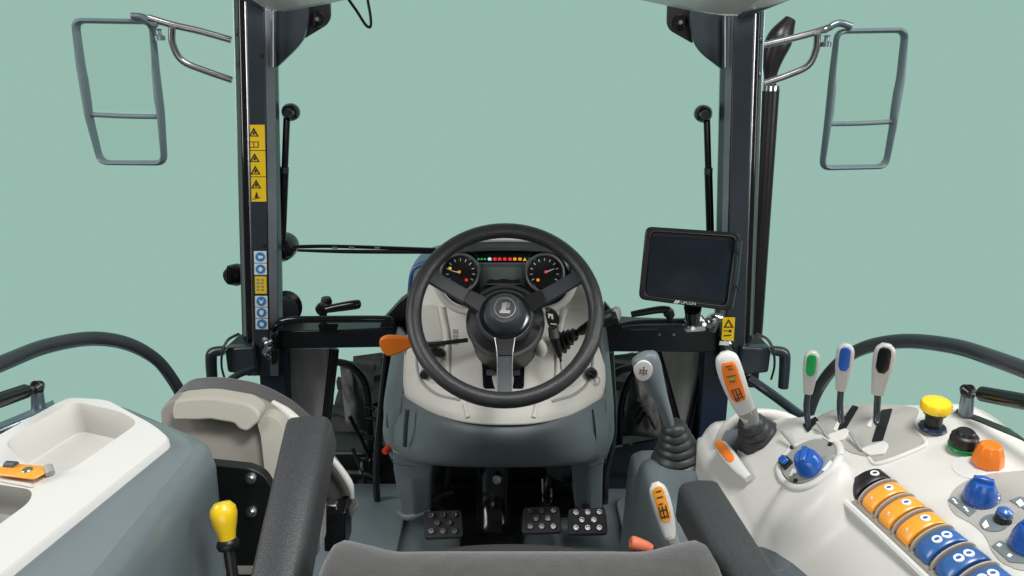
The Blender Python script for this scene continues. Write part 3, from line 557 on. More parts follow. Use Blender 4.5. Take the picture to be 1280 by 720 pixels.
# ================================================================== STEERING WHEEL
sw = thing('steering_wheel', WC, 'black three-spoke steering wheel with round emblem on the hub', 'steering wheel')
def wp_(a, r, h): return WC + (E1 * math.cos(a) + E2 * math.sin(a)) * r + NRM * h
RR = .2015; rings = []
for i in range(72):
    a = i * 2 * math.pi / 72
    rings.append([wp_(a, RR + .0175 * math.cos(j * math.pi / 8), .0185 * math.sin(j * math.pi / 8)) for j in range(16)])
obj('rim', B().loft(rings + [rings[0]], cap=False), 'wheel_rim', sw)
for deg in (153, 27, 270):
    a = math.radians(deg); rd = E1 * math.cos(a) + E2 * math.sin(a); td = -E1 * math.sin(a) + E2 * math.cos(a)
    def sec(r, h, w, t): c = WC + rd * r + NRM * h; return [c - td * w - NRM * t, c + td * w - NRM * t, c + td * w * .86 + NRM * t, c - td * w * .86 + NRM * t]
    s1 = obj('spoke', B().loft([sec(.085, -.028, .0185, .005), sec(.12, -.022, .018, .005), sec(.17, -.008, .0175, .005), sec(.205, -.002, .017, .004)]), 'spoke', sw, bevel=.0015)
    obj('spoke_sleeve', B().loft([sec(.045, -.034, .025, .008), sec(.075, -.029, .0215, .0075), sec(.098, -.024, .0195, .007)]), 'black', sw, bevel=.002)
    if deg == 270:
        for k in (-1, 1): obj('spoke_edge', B().tube([WC + rd * .055 + td * k * .022 - NRM * .022, WC + rd * .10 + td * k * .0165 - NRM * .018, WC + rd * .185 + td * k * .0155 - NRM * .002], .0012, 6), 'steel', s1)
hb = obj('hub', B().lathe([(.0, -.052), (.062, -.05), (.066, -.036), (.058, -.024), (.05, -.022), (0, -.022)], WC, NRM, 40), 'black_gloss', sw)
obj('hub_ring', B().lathe([(.050, -.024), (.0605, -.0245), (.0655, -.033), (.060, -.036)], WC, NRM, 40, cap=False), 'spoke', hb)
obj('hub_cap', B().lathe([(.048, -.024), (.046, -.010), (.040, .006), (.033, .013), (.031, .011), (.0, .011)], WC, NRM, 40), 'spoke', hb)
em = obj('emblem_ring', B().lathe([(.0205, .0112), (.0215, .0145), (.0245, .0145), (.0255, .0112)], WC + E2 * .001, NRM, 36, cap=False), 'chrome', hb)
def onhub(poly, h0, h1): o = WC + NRM * h0; return B().prism([o + E1 * x * .001 + E2 * y * .001 for x, y in poly], NRM * (h1 - h0))
obj('emblem_letter', onhub([(-6, 13), (5, 15), (1, -3), (12, -4), (11, -12), (-12, -11), (-11, -4), (-8, -3)], .0112, .0135), 'steel', hb)
obj('emblem_slash', onhub([(6, 15), (12, 12), (10, 2), (3, -2)], .0112, .0142), 'chrome', hb)

# orange shuttle paddle (left of the wheel) and stalk (right)
pd = thing('shuttle_lever', P(540, 425, 1.52), 'flat orange paddle lever sticking out from the steering column', 'lever')
q = rp([(473, 425), (482, 420.5), (515, 422), (520, 432), (500, 443), (484, 447), (475, 438)], [5, 5, 3, 4, 8, 6, 6])
obj('paddle', plate(q, 1.50, .016), 'orange', pd, bevel=.005, seg=3)
obj('stem', B().tube([P(514, 429, 1.51), P(540, 430, 1.52), P(585, 425, 1.53)], .0055, 10), 'black', pd)
st = thing('control_stalk', P(712, 424, 1.55), 'black stalk with ridged boot and round grey end cap on the steering column', 'stalk')
for k in range(4):
    c0 = P(703 + k * 5.0, 428 - k * 3.2, 1.545 - k * .012)
    obj('boot_ring', B().lathe([(.012, -.006), (.027 - k * .004, -.004), (.029 - k * .0042, .0), (.012, .006)], c0, (1, -.25, .45), 20), 'rubber', st)
obj('shaft', B().tube([P(716, 420, 1.52), P(728, 412, 1.50), P(738, 407, 1.49)], [.009, .009, .012], 12), 'black_gloss', st)
obj('grip', B().tube([P(726, 414, 1.50), P(745, 404, 1.48), P(765, 396, 1.46), P(771, 394, 1.458)], [.011, .016, .0185, .0185], 16), 'black', st)
obj('end_cap', B().lathe([(0, .003), (.014, .002), (.019, -.002), (.019, -.008)], P(772.5, 393.5, 1.457), (.8, -.55, .1), 20), 'grey_plastic', st)
ky = thing('hanging_key', P(690, 395, 1.46), 'key with black printed tag and dark cable hanging beside the wheel hub', 'key')
obj('tag', plate(rp([(682, 383), (694, 388), (700, 398), (698, 408), (686, 409), (682, 396)], 4), 1.425, .006), 'black', ky, bevel=.001)
obj('tag_ring', ring_px(684.5, 386.5, 1.6, 3, 1.423, t=.003), 'steel', ky)
obj('tag_print', join(plate([(685, 392), (691, 393), (692, 399), (689.5, 399), (689, 395.5), (687, 395), (687, 398), (685.4, 397.5)], 1.4235, .001), plate([(688, 404), (696, 405), (696, 406.4), (688, 405.5)], 1.4235, .001)), 'print_white', ky)
obj('barrel', B().tube([P(691, 409, 1.43), P(693, 421, 1.43)], [.0115, .0125], 16, 1), 'steel', ky)
obj('sleeve', B().tube([P(693, 421, 1.43), P(696, 432, 1.43), P(700, 446, 1.43)], [.012, .010, .0055], 14, 4), 'black', ky)
obj('wire', B().tube([P(700, 446, 1.43), P(702, 458, 1.43), P(702, 462, 1.435)], .0028, 8), 'black', ky)
obj('wire_tag', B().tube([P(701.5, 452, 1.43), P(702.5, 462, 1.432)], .0042, 10, 1), 'white_gloss', ky)
obj('green_plug', B().tube([P(672, 425, 1.50), P(677, 436, 1.50), P(675, 444, 1.50)], [.012, .014, .012], 12), 'beige', us)

# ================================================================== MONITOR
mn = thing('display_screen', P(868, 408, 1.62), 'black in-cab display screen with dark glass on a clamp', 'display')
def mY(px, py): return 1.545 + (335 - py) * .0004 + (px - 860) * .00010
q = rp([(807, 283), (927, 291), (914, 389), (798, 374)], 9, 6)
c0 = (862, 334)
cs = B(); ringA = [P(x, y, mY(x, y) + .012) for x, y in q]
def inset(k): return [(x + (c0[0] - x) * k, y + (c0[1] - y) * k) for x, y in q]
cs.loft([[P(x, y, mY(x, y) + .05) for x, y in inset(.06)], ringA, [P(x, y, mY(x, y) + .003) for x, y in inset(.0)], [P(x, y, mY(x, y)) for x, y in inset(.03)], [P(x, y, mY(x, y) + .001) for x, y in inset(.11)], [P(x, y, mY(x, y) + .006) for x, y in inset(.14)]])
mc = obj('case', cs, 'black', mn, sharp=30)
scq = [(814, 297), (915, 303), (905, 377), (809, 365)]
obj('glass', plate(rp([(813, 295), (916, 301), (906, 378), (808, 366)], 2), lambda a, b: mY(a, b) + .0035, .003), 'screen', mn)
obj('active_area', plate(scq, lambda a, b: mY(a, b) + .0028, .001), 'glass_dark', mn)
obj('bezel_line', B().tube([P(x, y, mY(x, y) - .0003) for x, y in inset(.10)] , .0012, 6, 1), 'slate_dark', mn)
obj('side_grip', B().tube([P(923, 300, 1.562), P(918.5, 345, 1.557), P(911.5, 384, 1.55)], .009, 10), 'paint', mn)
for y in (316, 361): obj('grip_notch', B().tube([P(920, y - 3, 1.540), P(924, y + 3, 1.54)], .0022, 6, 1), 'black', mn)
ex_ = (P(914, 382, mY(914, 382)) - P(800, 370, mY(800, 370))).normalized(); ey_ = (P(862, 290, mY(862, 290)) - P(858, 380, mY(858, 380))).normalized(); nn = ex_.cross(ey_)
tp = P(858.5, 378.6, mY(858, 379)); hh = size(5.4, tp)
obj('lettering', text('TOPCON', hh, tp, ex_, ey_, nn, .0005), 'print_white', mn)
mk = P(844.6, 377.0, mY(846, 378)) - V((0, .0006, 0)); u_ = size(1, mk)
for k in (0, 1): obj('logo_mark', B().prism([mk + ex_ * u_ * (x + k * 3.0) + ey_ * u_ * y for x, y in ((-3, -2.2), (-.6, -2.2), (2.2, 2.2), (-.2, 2.2))], nn * .0008), 'print_white', mn)
obj('mount', B().tube([P(866, 384, 1.58), P(866, 400, 1.62)], [.022, .018], 14), 'black_gloss', mn)
obj('clamp', B().box(P(868, 404, 1.66), .05, .04, .04), 'steel', mn, bevel=.008)
for x, y, r in ((860, 401, .008), (874, 398, .009), (880, 405, .007), (866, 410, .007), (856, 408, .006)): obj('clamp_nut', B().lathe([(0, -.01), (r * .8, -.01), (r, -.004), (r, .006)], P(x, y, 1.635), (.2, 1, -.3), 8), 'chrome' if r > .0065 else 'black', mn)
obj('clamp_jaw', plate(rp([(855, 411), (882, 406), (883, 414), (858, 416)], 2), 1.63, .03), 'chrome', mn, bevel=.003)
obj('plug', B().tube([P(886, 405, 1.66), P(892, 398, 1.65), P(902, 397, 1.65)], [.016, .016, .010], 12), 'chrome', mn)
obj('plug_nut', B().tube([P(889, 412, 1.66), P(893, 403, 1.655)], .014, 8, 1), 'steel', mn)
ar = thing('monitor_arm', P(820, 410, 1.70), 'black tubular support arm and handle on the cross beam under the display screen', 'arm')
obj('bar', B().tube([P(776, 408, 1.70), P(800, 405, 1.70), P(856, 404, 1.69)], [.011, .014, .014], 14), 'paint', ar)
obj('handle', B().tube([P(789, 393, 1.66), P(800, 391, 1.66), P(825, 387, 1.66), P(836, 388, 1.66)], [.008, .009, .010, .011], 12), 'black', ar)
obj('handle_pivot', B().lathe([(0, -.018), (.012, -.016), (.015, 0), (.012, .016), (0, .018)], P(836, 391, 1.66), (0, 1, 0), 16), 'black_gloss', ar)
obj('handle_stem', B().tube([P(836, 391, 1.665), P(838, 404, 1.69)], .008, 10, 1), 'black', ar)
obj('strip', plate([(788, 411), (822, 410), (822, 412), (788, 413)], 1.70, .01), 'steel_blue', ar)

# ================================================================== PEDALS AND FOOTWELL
bk = obj('front_bulkhead', B().patch([[V((x, 1.93, z)) for x in (-.30, 0, .30)] for z in (.0, .3, .60)], 4, 4), 'black', solid=.02, label='black footwell wall behind the pedals', cat='wall', kind='structure')
tn = thing('steering_column_cover', (0, 1.80, 0), 'black column cover rising between the pedals', 'cover')
obj('cover', B().patch([[P(594, 560, 1.85), P(602, 560, 1.76), P(625, 560, 1.74), P(638, 560, 1.76), P(644, 560, 1.85)], [P(594, 620, 1.85), P(602, 622, 1.76), P(620, 622, 1.74), P(634, 622, 1.76), P(640, 620, 1.85)], [P(594, 672, 1.75), P(600, 676, 1.67), P(620, 676, 1.66), P(634, 676, 1.67), P(640, 672, 1.75)]]), 'black_gloss', tn, solid=.01)
obj('sensor', B().lathe([(0, -.02), (.013, -.018), (.016, 0), (.016, .01)], P(623, 598, 1.735), (.3, 1, -.4), 16), 'steel', tn)
def pedal(name, label, q, armpts):
    cx = sum(p[0] for p in q) / 4; cy = sum(p[1] for p in q) / 4
    t = thing(name, PZ(cx, cy, .10), label, 'pedal', 'foot pedals')
    gy = lambda a, b: PZ(a, b, .10 + (cy - b) * .0012).y
    tilt = P(cx, q[2][1], gy(cx, q[2][1])) - P(cx, q[0][1], gy(cx, q[0][1])); nn = V((1, 0, 0)).cross(tilt).normalized()
    if nn.z < 0: nn = -nn
    pts = [P(a, b, gy(a, b)) for a, b in rp(q, 5)]
    pad = obj('pad', B().prism(pts, -nn * .016), 'rubber', t, bevel=.002)
    x0 = (q[0][0] + q[3][0]) / 2; x1 = (q[1][0] + q[2][0]) / 2; y0 = (q[0][1] + q[1][1]) / 2; y1 = (q[2][1] + q[3][1]) / 2
    for u, v in ((.2, .2), (.5, .19), (.8, .18), (.35, .48), (.66, .48), (.2, .78), (.5, .78), (.8, .78)):
        p = P(x0 + (x1 - x0) * u, y0 + (y1 - y0) * v, gy(0 * u + x0 + (x1 - x0) * u, y0 + (y1 - y0) * v))
        obj('stud', B().lathe([(.0, .002), (.0045, .002), (.0055, .007), (.0075, .007), (.0095, -.001)], p, nn, 14), 'steel', t)
    obj('arm', B().tube([P(*a) for a in armpts], .012, 10, 5, flat=.6), 'black', t)
    return t
pedal('foot_pedal', 'black studded clutch pedal standing alone beneath the slanting dark rod', [(529, 639), (577, 637), (579, 671), (530, 673)], [(556, 650, 1.64), (556, 620, 1.74), (560, 580, 1.76)])
pedal('foot_pedal', 'black studded brake pedal beside the column cover', [(654, 634), (699, 632), (703, 665), (652, 667)], [(678, 640, 1.66), (684, 610, 1.74), (690, 580, 1.76)])
pedal('foot_pedal', 'black studded pedal beside the slate console leg', [(710, 636), (757, 634), (760, 667), (710, 668)], [(734, 640, 1.66), (728, 610, 1.74), (724, 580, 1.76)])
obj('pedal_linkage', B().tube([P(678, 598, 1.70), P(679, 625, 1.69), P(684, 630, 1.69), P(689, 625, 1.69), P(689, 610, 1.70)], .0035, 8, 5), 'chrome', label='bright bent wire linkage above the brake pedal', cat='linkage')
lk = obj('clutch_linkage', B().tube([P(530, 634, 1.70), P(548, 620, 1.72), P(566, 614, 1.74)], [.012, .009, .009], 10), 'rubber', label='dark rod slanting above the clutch pedal', cat='linkage')
obj('pedal_bracket', plate([(680, 578), (722, 578), (722, 600), (708, 604), (684, 598)], 1.72, .03), 'black_gloss', label='black bracket over the brake pedals under the skirt', cat='bracket', bevel=.003)

# ================================================================== DRIVER SEAT
seat = thing('driver_seat', (0, .85, 0), 'grey fabric driver seat with two black padded armrests', 'seat')
def backrest():
    prof = [(.79, .46), (.765, .62), (.735, .735), (.705, .785), (.665, .800), (.62, .788), (.59, .74), (.57, .62), (.56, .46)]
    cols = [-.252, -.244, -.222, -.19, -.15, -.11, -.05, 0, .05, .11, .15, .19, .222, .244, .252]; rows = []; WX = 1.065
    for (y, z) in prof:
        r = []
        for x in cols:
            a = abs(x); bol = sm(.165, .205, a) * (1 - sm(.225, .252, a)); edge = sm(.21, .256, a) ** 1.6
            yy = y + bol * .014 * sm(.62, .74, y); zz = z + bol * .008 * sm(.56, .76, z) - edge * .075 * sm(.56, .76, z)
            yy = yy * (1 - edge * .75) + .69 * edge * .75
            r.append(V((x * WX + .010, yy, zz)))
        rows.append(r)
    return B().patch(rows, 3, 4)
obj('backrest', backrest(), 'fabric', seat, sharp=80)
cu = []
for y, z, wd in ((.74, .36, .20), (.74, .44, .235), (.76, .49, .25), (.86, .50, .255), (1.0, .498, .25), (1.06, .488, .235), (1.085, .46, .22), (1.08, .38, .21)):
    cu.append([V((x * wd, y - (.045 * abs(x) ** 2.4 if y > .9 else 0), z - .03 * abs(x) ** 6)) for x in (-1, -.9, -.7, -.4, 0, .4, .7, .9, 1)])
obj('cushion', B().patch(cu, 3, 4), 'fabric_seam', seat, sharp=80)
obj('pedestal', B().loft([[V((x * .18, y, z)) for x, y in ((-1, .72), (1, .72), (1, 1.0), (-1, 1.0))] for z in (.0, .36)]), 'black', seat, bevel=.02)
# armrests : bevelled bars with crowned top
def armrest(front, back, wf, wb, th):
    front = V(front); back = V(back); d = (back - front).normalized(); sd = V((1, 0, 0)); sd = (sd - d * sd.dot(d)).normalized(); u = sd.cross(d)
    if u.z < 0: u = -u
    prof = [(-1, -1.0), (-1, -.5), (-1, -.28), (-.96, -.12), (-.86, -.02), (-.70, .03), (0, .07), (.70, .03), (.86, -.02), (.96, -.12), (1, -.28), (1, -.5), (1, -1.0)]
    rings = []
    for t, s, dn in ((-.030, .72, -.022), (-.022, .86, -.010), (-.008, .96, -.002), (.01, 1, 0), (.5, 1, 0), (1.0, 1, 0)):
        p = front + (back - front) * t; wd = (wf + (wb - wf) * t) * s
        rings.append([p + sd * a * wd + u * (c * th + dn) for a, c in prof])
    return B().loft(rings)
a1 = P(384, 523, .95); a2 = PZ(341, 722, .745); dd = (a2 - a1)
ao = obj('armrest', armrest(a1, a1 + dd * 1.35, .036, .032, .065), 'armrest', seat, sharp=50, label='raised black padded armrest beside the folded passenger seat')
b1 = PZ(874, 603, .755); b2 = PZ(945, 722, .75); dd = (b2 - b1)
obj('armrest', armrest(b1, b1 + dd * 1.35, .033, .034, .06), 'armrest', seat, sharp=50, label='level black padded armrest beside the white control console')
obj('armrest_bracket', B().box(V((-.30, .72, .60)), .03, .12, .22), 'black', seat, bevel=.01)
obj('armrest_bracket', B().box(V((.30, .70, .62)), .03, .12, .18), 'black', seat, bevel=.01)

# ================================================================== LEFT SIDE CONSOLE
lc = thing('side_console', (-.66, .7, 0), 'slate side console box with white storage tray on top', 'console')
TZ = .80
def ring_box(z, ins, yb=.35):
    q = rp([(-.485 - ins, yb), (-.474 - ins, .935 - ins), (-.495 - ins, .962 - ins), (-.70, 1.075 - ins), (-.84 + ins, 1.07 - ins), (-.86, yb)], [0, .03, .03, .04, .03, 0], 5)
    return [V((x, y, z)) for x, y in q]
obj('slate_body', B().loft([ring_box(.10, .02), ring_box(.5, .012), ring_box(TZ - .05, 0), ring_box(TZ - .02, .003), ring_box(TZ - .006, .010), ring_box(TZ, .022)], cap=False), 'slate_satin', lc, sharp=50)
# white tray: outer block with two wells
trq = [V((-.625, .5, 0))] + [PZ(x, y, TZ + .012) for x, y in ((214, 549), (196, 533), (135, 500), (88, 497), (70, 505), (-40, 566))] + [V((-.825, .5, 0))]
def trR(z, k): 
    c = sum((p for p in trq), V()) / len(trq)
    q = rp([(c.x + (p.x - c.x) * k, c.y + (p.y - c.y) * k) for p in trq], [0, .012, .03, .02, .03, .03, .01, 0], 5); return [V((x, y, z)) for x, y in q]
def well(pts, z, r): return [V((x, y, z)) for x, y in rp([(PZ(a, c, TZ + .014).x, PZ(a, c, TZ + .014).y) for a, c in pts], r, 5)]
import bmesh
def tray_mesh():
    # top face with two holes, triangulated by bmesh
    bm = bmesh.new(); loops = [trR(TZ + .014, .985), well(W1, TZ + .014, .022), well(W2, TZ + .014, .015)]; es = []
    for L in loops:
        vs = [bm.verts.new(p) for p in L]; es += [bm.edges.new((vs[i], vs[(i + 1) % len(vs)])) for i in range(len(vs))]
    bmesh.ops.triangle_fill(bm, use_beauty=True, use_dissolve=False, edges=es)
    bm.verts.index_update(); o = B(); o.v = [v.co.copy() for v in bm.verts]; o.f = [tuple(v.index for v in f.verts) for f in bm.faces]; bm.free(); return o
W1 = [(34, 582), (82, 592), (174, 528), (150, 514), (98, 503), (84, 506), (4, 552)]
W2 = [(-50, 598), (41, 612), (38, 627), (-40, 684)]
top = tray_mesh()
def fill(loops):
    bm = bmesh.new(); es = []
    for L in loops:
        vs = [bm.verts.new(p) for p in L]; es += [bm.edges.new((vs[i], vs[(i + 1) % len(vs)])) for i in range(len(vs))]
    bmesh.ops.triangle_fill(bm, use_beauty=True, use_dissolve=False, edges=es)
    bm.verts.index_update(); o = B(); o.v = [v.co.copy() for v in bm.verts]; o.f = [tuple(v.index for v in f.verts) for f in bm.faces]; bm.free(); return o
obj('slate_top', fill([ring_box(TZ, .0215), trR(TZ, .992)]), 'slate', lc)
side = B().loft([trR(TZ + .014, .985), trR(TZ + .010, .997), trR(TZ - .01, 1.0)], cap=False)
def cave(pts, r, dep, k=.86):
    w0 = well(pts, TZ + .014, r); c = sum(w0, V()) / len(w0)
    f = lambda s, z: [V((c.x + (p.x - c.x) * s, c.y + (p.y - c.y) * s, z)) for p in w0]
    return B().loft([w0, f(.985, TZ + .010), f(.95, TZ - dep * .5), f(k + .02, TZ - dep * .95), f(k - .04, TZ - dep)] , cap=False), B().prism(f(k - .035, TZ - dep + .0005), (0, 0, -.003))
c1, f1 = cave(W1, .022, .042, .90); c2, f2 = cave(W2, .012, .035, .92)
obj('tray', join(top, side), 'white_gloss', lc, sharp=35)
obj('tray_well', join(c1, f1), 'white_plastic', lc, sharp=50); obj('tray_well', join(c2, f2), 'beige_grey', lc, sharp=50)
ol = obj('orange_latch', B().loft([[PZ(x, y, TZ + z) for x, y in ((-4, 585), (14, 579), (60, 583), (57, 592), (42, 600), (-4, 594))] for z in (.016, .024)]), 'orange_light', lc, bevel=.003)
obj('latch_badge', B().lathe([(0, .001), (.006, .001), (.007, 0)], PZ(34, 587, TZ + .0245), (0, 0, 1), 14), 'steel', ol)
obj('latch_hinge', B().tube([PZ(8, 581, TZ + .024), PZ(20, 582, TZ + .024)], .006, 10, 1), 'slate_dark', ol)
obj('latch_hinge', B().tube([PZ(60, 583, TZ + .026), PZ(63, 592, TZ + .02)], .006, 10, 1), 'grey_plastic', ol)
obj('divider_wall', B().loft([[PZ(-30, 590, TZ + z) , PZ(40, 604, TZ + z), PZ(43, 610, TZ + z), PZ(-30, 596, TZ + z)] for z in (.0, .0165)]), 'white_plastic', lc, bevel=.002)
# yellow hand lever
yl = thing('hand_lever', PX(296, 735, -.375), 'yellow pear-shaped knob on a black lever beside the slate box', 'lever')
yb = P(290, 722, .80); yt = P(281, 655, .83)
ax = (P(278, 628, .842) - P(287, 685, .818)).normalized()
obj('knob', B().lathe([(.0105, -.014), (.012, -.006), (.0135, .004), (.0175, .018), (.0195, .030), (.018, .040), (.012, .047), (0, .049)], P(283.5, 668, .825), ax, 24), 'yellow', yl)
obj('collar', B().lathe([(.006, -.014), (.014, -.012), (.0165, -.006), (.015, .0), (.011, .004)], P(284.5, 676, .822), ax, 20), 'black', yl)
obj('stem', B().tube([P(285, 680, .82), P(290, 712, .805), P(296, 760, .785)], .0085, 10), 'black', yl)

# ================================================================== FOLDED PASSENGER SEAT
ps = thing('folded_passenger_seat', (-.5, 1.15, 0), 'beige shelled passenger seat with grey upholstery folded up beside the armrest', 'seat')
fy = lambda a, b: 1.20 - max(0, b - 495) * .0008
dn_ = lambda q: [(x, y + 7) for x, y in q]
obj('upholstery', plate(rp([(206, 505), (222, 491), (258, 488), (310, 496), (352, 517), (376, 538), (398, 560), (398, 700), (230, 700)], [10, 12, 20, 20, 20, 20, 10, 10, 10]), lambda a, b: fy(a, b) + .035, .07), 'fabric', ps, bevel=.015, seg=3)
obj('back_shell', plate(rp([(200, 512), (212, 500), (260, 497), (320, 506), (348, 525), (352, 560), (345, 720), (215, 720)], [6, 8, 10, 14, 14, 10, 4, 4]), lambda a, b: fy(a, b), .035), 'beige_shade', ps, bevel=.008, seg=3)  # darker beige than the cap, shade below it put into the colour
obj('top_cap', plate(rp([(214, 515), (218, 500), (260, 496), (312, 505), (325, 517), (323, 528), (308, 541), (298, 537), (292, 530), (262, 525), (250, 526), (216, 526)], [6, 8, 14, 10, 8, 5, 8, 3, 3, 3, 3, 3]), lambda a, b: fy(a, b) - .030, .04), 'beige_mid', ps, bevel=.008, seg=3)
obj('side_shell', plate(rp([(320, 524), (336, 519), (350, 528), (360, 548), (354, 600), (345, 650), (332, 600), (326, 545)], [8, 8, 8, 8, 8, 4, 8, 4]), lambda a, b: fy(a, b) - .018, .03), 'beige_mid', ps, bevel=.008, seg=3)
obj('pale_edge', B().tube([P(340, 503, 1.23), P(358, 517, 1.22), P(374, 533, 1.21), P(386, 548, 1.20)], [.006, .012, .013, .008], 10, 5), 'beige', ps)
bp_ = obj('mount_plate', plate(rp([(255, 580), (312, 586), (330, 594), (350, 630), (350, 740), (262, 740)], [2, 6, 10, 6, 2, 2]), 1.03, .02), 'black', ps, bevel=.002)  # real plate, its black outline stretched to stand for the dark armrest gap
for x, y in ((314, 597), (315, 639)): obj('bolt', B().lathe([(0, -.008), (.004, -.008), (.006, -.005), (.010, -.004), (.011, 0)], P(x, y, 1.028), (0, 1, -.2), 14), 'steel', bp_)
obj('folded_cushion', B().tube([P(390, 562, 1.28), P(407, 588, 1.27), P(419, 612, 1.26), P(424, 630, 1.255)], [.030, .034, .033, .024], 18, 6), 'fabric', ps, sharp=80)
obj('piping', B().tube([P(410, 568, 1.235), P(426, 588, 1.23), P(437, 606, 1.225), P(440, 622, 1.225)], [.006, .008, .008, .005], 10), 'white_plastic', ps)
obj('cushion_end', B().tube([P(420, 632, 1.25), P(435, 634, 1.24), P(443, 638, 1.235)], [.018, .025, .016], 16), 'fabric', ps, sharp=80)
obj('hinge_box', plate(rp([(405, 645), (432, 640), (432, 690), (405, 690)], 3), 1.18, .06), 'black_gloss', ps, bevel=.004)
obj('hinge_bracket', plate([(399, 632), (420, 632), (424, 645), (404, 650)], 1.20, .02), 'steel', ps, bevel=.003)

# ================================================================== RIGHT CONSOLE
PXS = [(.385, .10), (.395, .45), (.41, .575), (.44, .618), (.49, .682), (.545, .738), (.63, .782), (.70, .806), (.76, .812), (.80, .806), (.84, .785), (.86, .74), (.87, .5)]
def prof(x):
    for i in range(len(PXS) - 1):
        if PXS[i][0] <= x <= PXS[i + 1][0]:
            q = [PXS[max(i - 1, 0)], PXS[i], PXS[i + 1], PXS[min(i + 2, len(PXS) - 1)]]; t = (x - q[1][0]) / (q[2][0] - q[1][0])
            return q[1][1] + (q[2][1] - q[1][1]) * t
    return PXS[-1][1]
POD = PZ(1013, 580, .765)
def H(x, Y):
    z = prof(x)
    q_ = .055 * sm(.60, .72, x); k = sm(1.085 - q_, 1.36 - q_, Y); z = z * (1 - k) + min(z, .615 - .30 * sm(.53, .62, x)) * k
    k2 = sm(1.30, 1.38, Y); z = z * (1 - k2) + .25 * k2
    d = math.hypot((x - POD.x) / .062, (Y - POD.y) / .052); z += .058 * (1 - sm(.68, 1.42, d)) * (1 if x > .4 else 0)
    return z
xs_ = [.385, .388, .391, .395, .40, .405, .41, .417, .425] + [.434 + i * .0095 for i in range(44)] + [.85, .856, .862, .868, .87]
ys_ = [.35 + i * .0125 for i in range(84)]
cm = B(); 
def smx(x): return sum(prof(min(.87, max(.385, x + d))) for d in (-.012, -.006, 0, .006, .012)) / 5
_pf = {x: smx(x) if x > .41 else prof(x) for x in xs_}
prof0 = prof
def prof(x): return _pf[x] if x in _pf else prof0(x)
cm.loft([[V((x, Y, H(x, Y))) for x in xs_] for Y in ys_], closed=False)
rc = thing('control_console', (.6, .85, 0), 'white moulded control console with coloured knobs and switches', 'console')
body = obj('body', cm, 'white_plastic', rc, sharp=70)
CB = BVHTree.FromPolygons(cm.v, cm.f)
def hit(px, py, d=0.0):
    for _ in range(40): # stay on the near side of the crest
        h = CB.ray_cast(CAM, ray(px, py).normalized())
        if px < 1000 or (h[0] is not None and h[0].y < 1.125): break
        py += 1
    if h[0] is None: p = PZ(px, py, .8); return p + V((0, 0, d)), V((0, 0, 1))
    n = h[1] if h[1].z > 0 or h[1].dot(tocam(h[0])) > 0 else -h[1]; return h[0] + n * d, n
def drape(poly, d=.0015, thick=.003, rings=4):
    fine = []
    for i in range(len(poly)):
        a, c = poly[i], poly[(i + 1) % len(poly)]; m = max(1, int(math.hypot(c[0] - a[0], c[1] - a[1]) / 6))
        fine += [(a[0] + (c[0] - a[0]) * k / m, a[1] + (c[1] - a[1]) * k / m) for k in range(m)]
    poly = fine; ex_ = max(max(p[0] for p in poly) - min(p[0] for p in poly), max(p[1] for p in poly) - min(p[1] for p in poly)); rings = max(rings, int(ex_ / 10))
    cx = sum(p[0] for p in poly) / len(poly); cy = sum(p[1] for p in poly) / len(poly); b = B(); R = []
    for k in range(rings, -1, -1):
        s = max(k / rings, .02); R.append([hit(cx + (x - cx) * s, cy + (y - cy) * s, d)[0] for x, y in poly])
    n = hit(cx, cy)[1]; R = [[p - n * thick for p in R[0]]] + R
    return b.loft(R)
# slate front/lower trims
obj('lower_trim', B().loft([[V((.372, y, z)) for y, z in ((.35, .1), (.35, .60), (.80, .57), (.98, .48), (1.02, .1))], [V((.40, y, z)) for y, z in ((.35, .1), (.35, .615), (.80, .585), (.98, .49), (1.02, .1))]]), 'slate', rc, bevel=.004)
obj('lower_trim', drape([(940, 683), (955, 684), (970, 690), (990, 703), (1012, 722), (1030, 745), (985, 745), (960, 722)], .002, .003, 3), 'slate', rc)
# grey lever-gate panel
obj('lever_gate', drape(rp([(1006, 532), (1040, 512), (1068, 506), (1110, 504), (1150, 512), (1142, 530), (1158, 548), (1150, 560), (1098, 580), (1088, 572), (1062, 566), (1040, 548)], 6), .0018), 'beige_grey', rc)
for q in ([(1004, 532), (1020, 522), (1024, 527), (1010, 541)], [(1046, 538), (1066, 508), (1074, 510), (1056, 540)], [(1090, 554), (1102, 514), (1116, 512), (1104, 552)]):
    obj('slot', drape(rp(q, 2), .0030, .003), 'black', rc)
for q in ([(1028, 549), (1058, 538), (1063, 542), (1056, 552), (1040, 556)], [(1076, 564), (1106, 554), (1112, 558), (1107, 570), (1088, 572)]):
    pz = [hit(x, y, .006)[0] for x, y in rp(q, 2)]; obj('gate_lip', B().prism(pz, hit(*q[0])[1] * -.008), 'white_plastic', rc, bevel=.001)
for x, y in ((984, 546), (1026, 536), (1066, 549)): obj('fin', B().tube([hit(x, y, .016)[0], hit(x + 12, y + 16, .004)[0]], .0028, 6, 1), 'grey_plastic', rc)
for x, y in ((1046, 533), (1088, 528)): obj('clear_tab', drape(rp([(x - 4, y + 6), (x + 2, y - 6), (x + 5, y - 4), (x + 1, y + 8)], 2), .0034), 'white_gloss', rc)
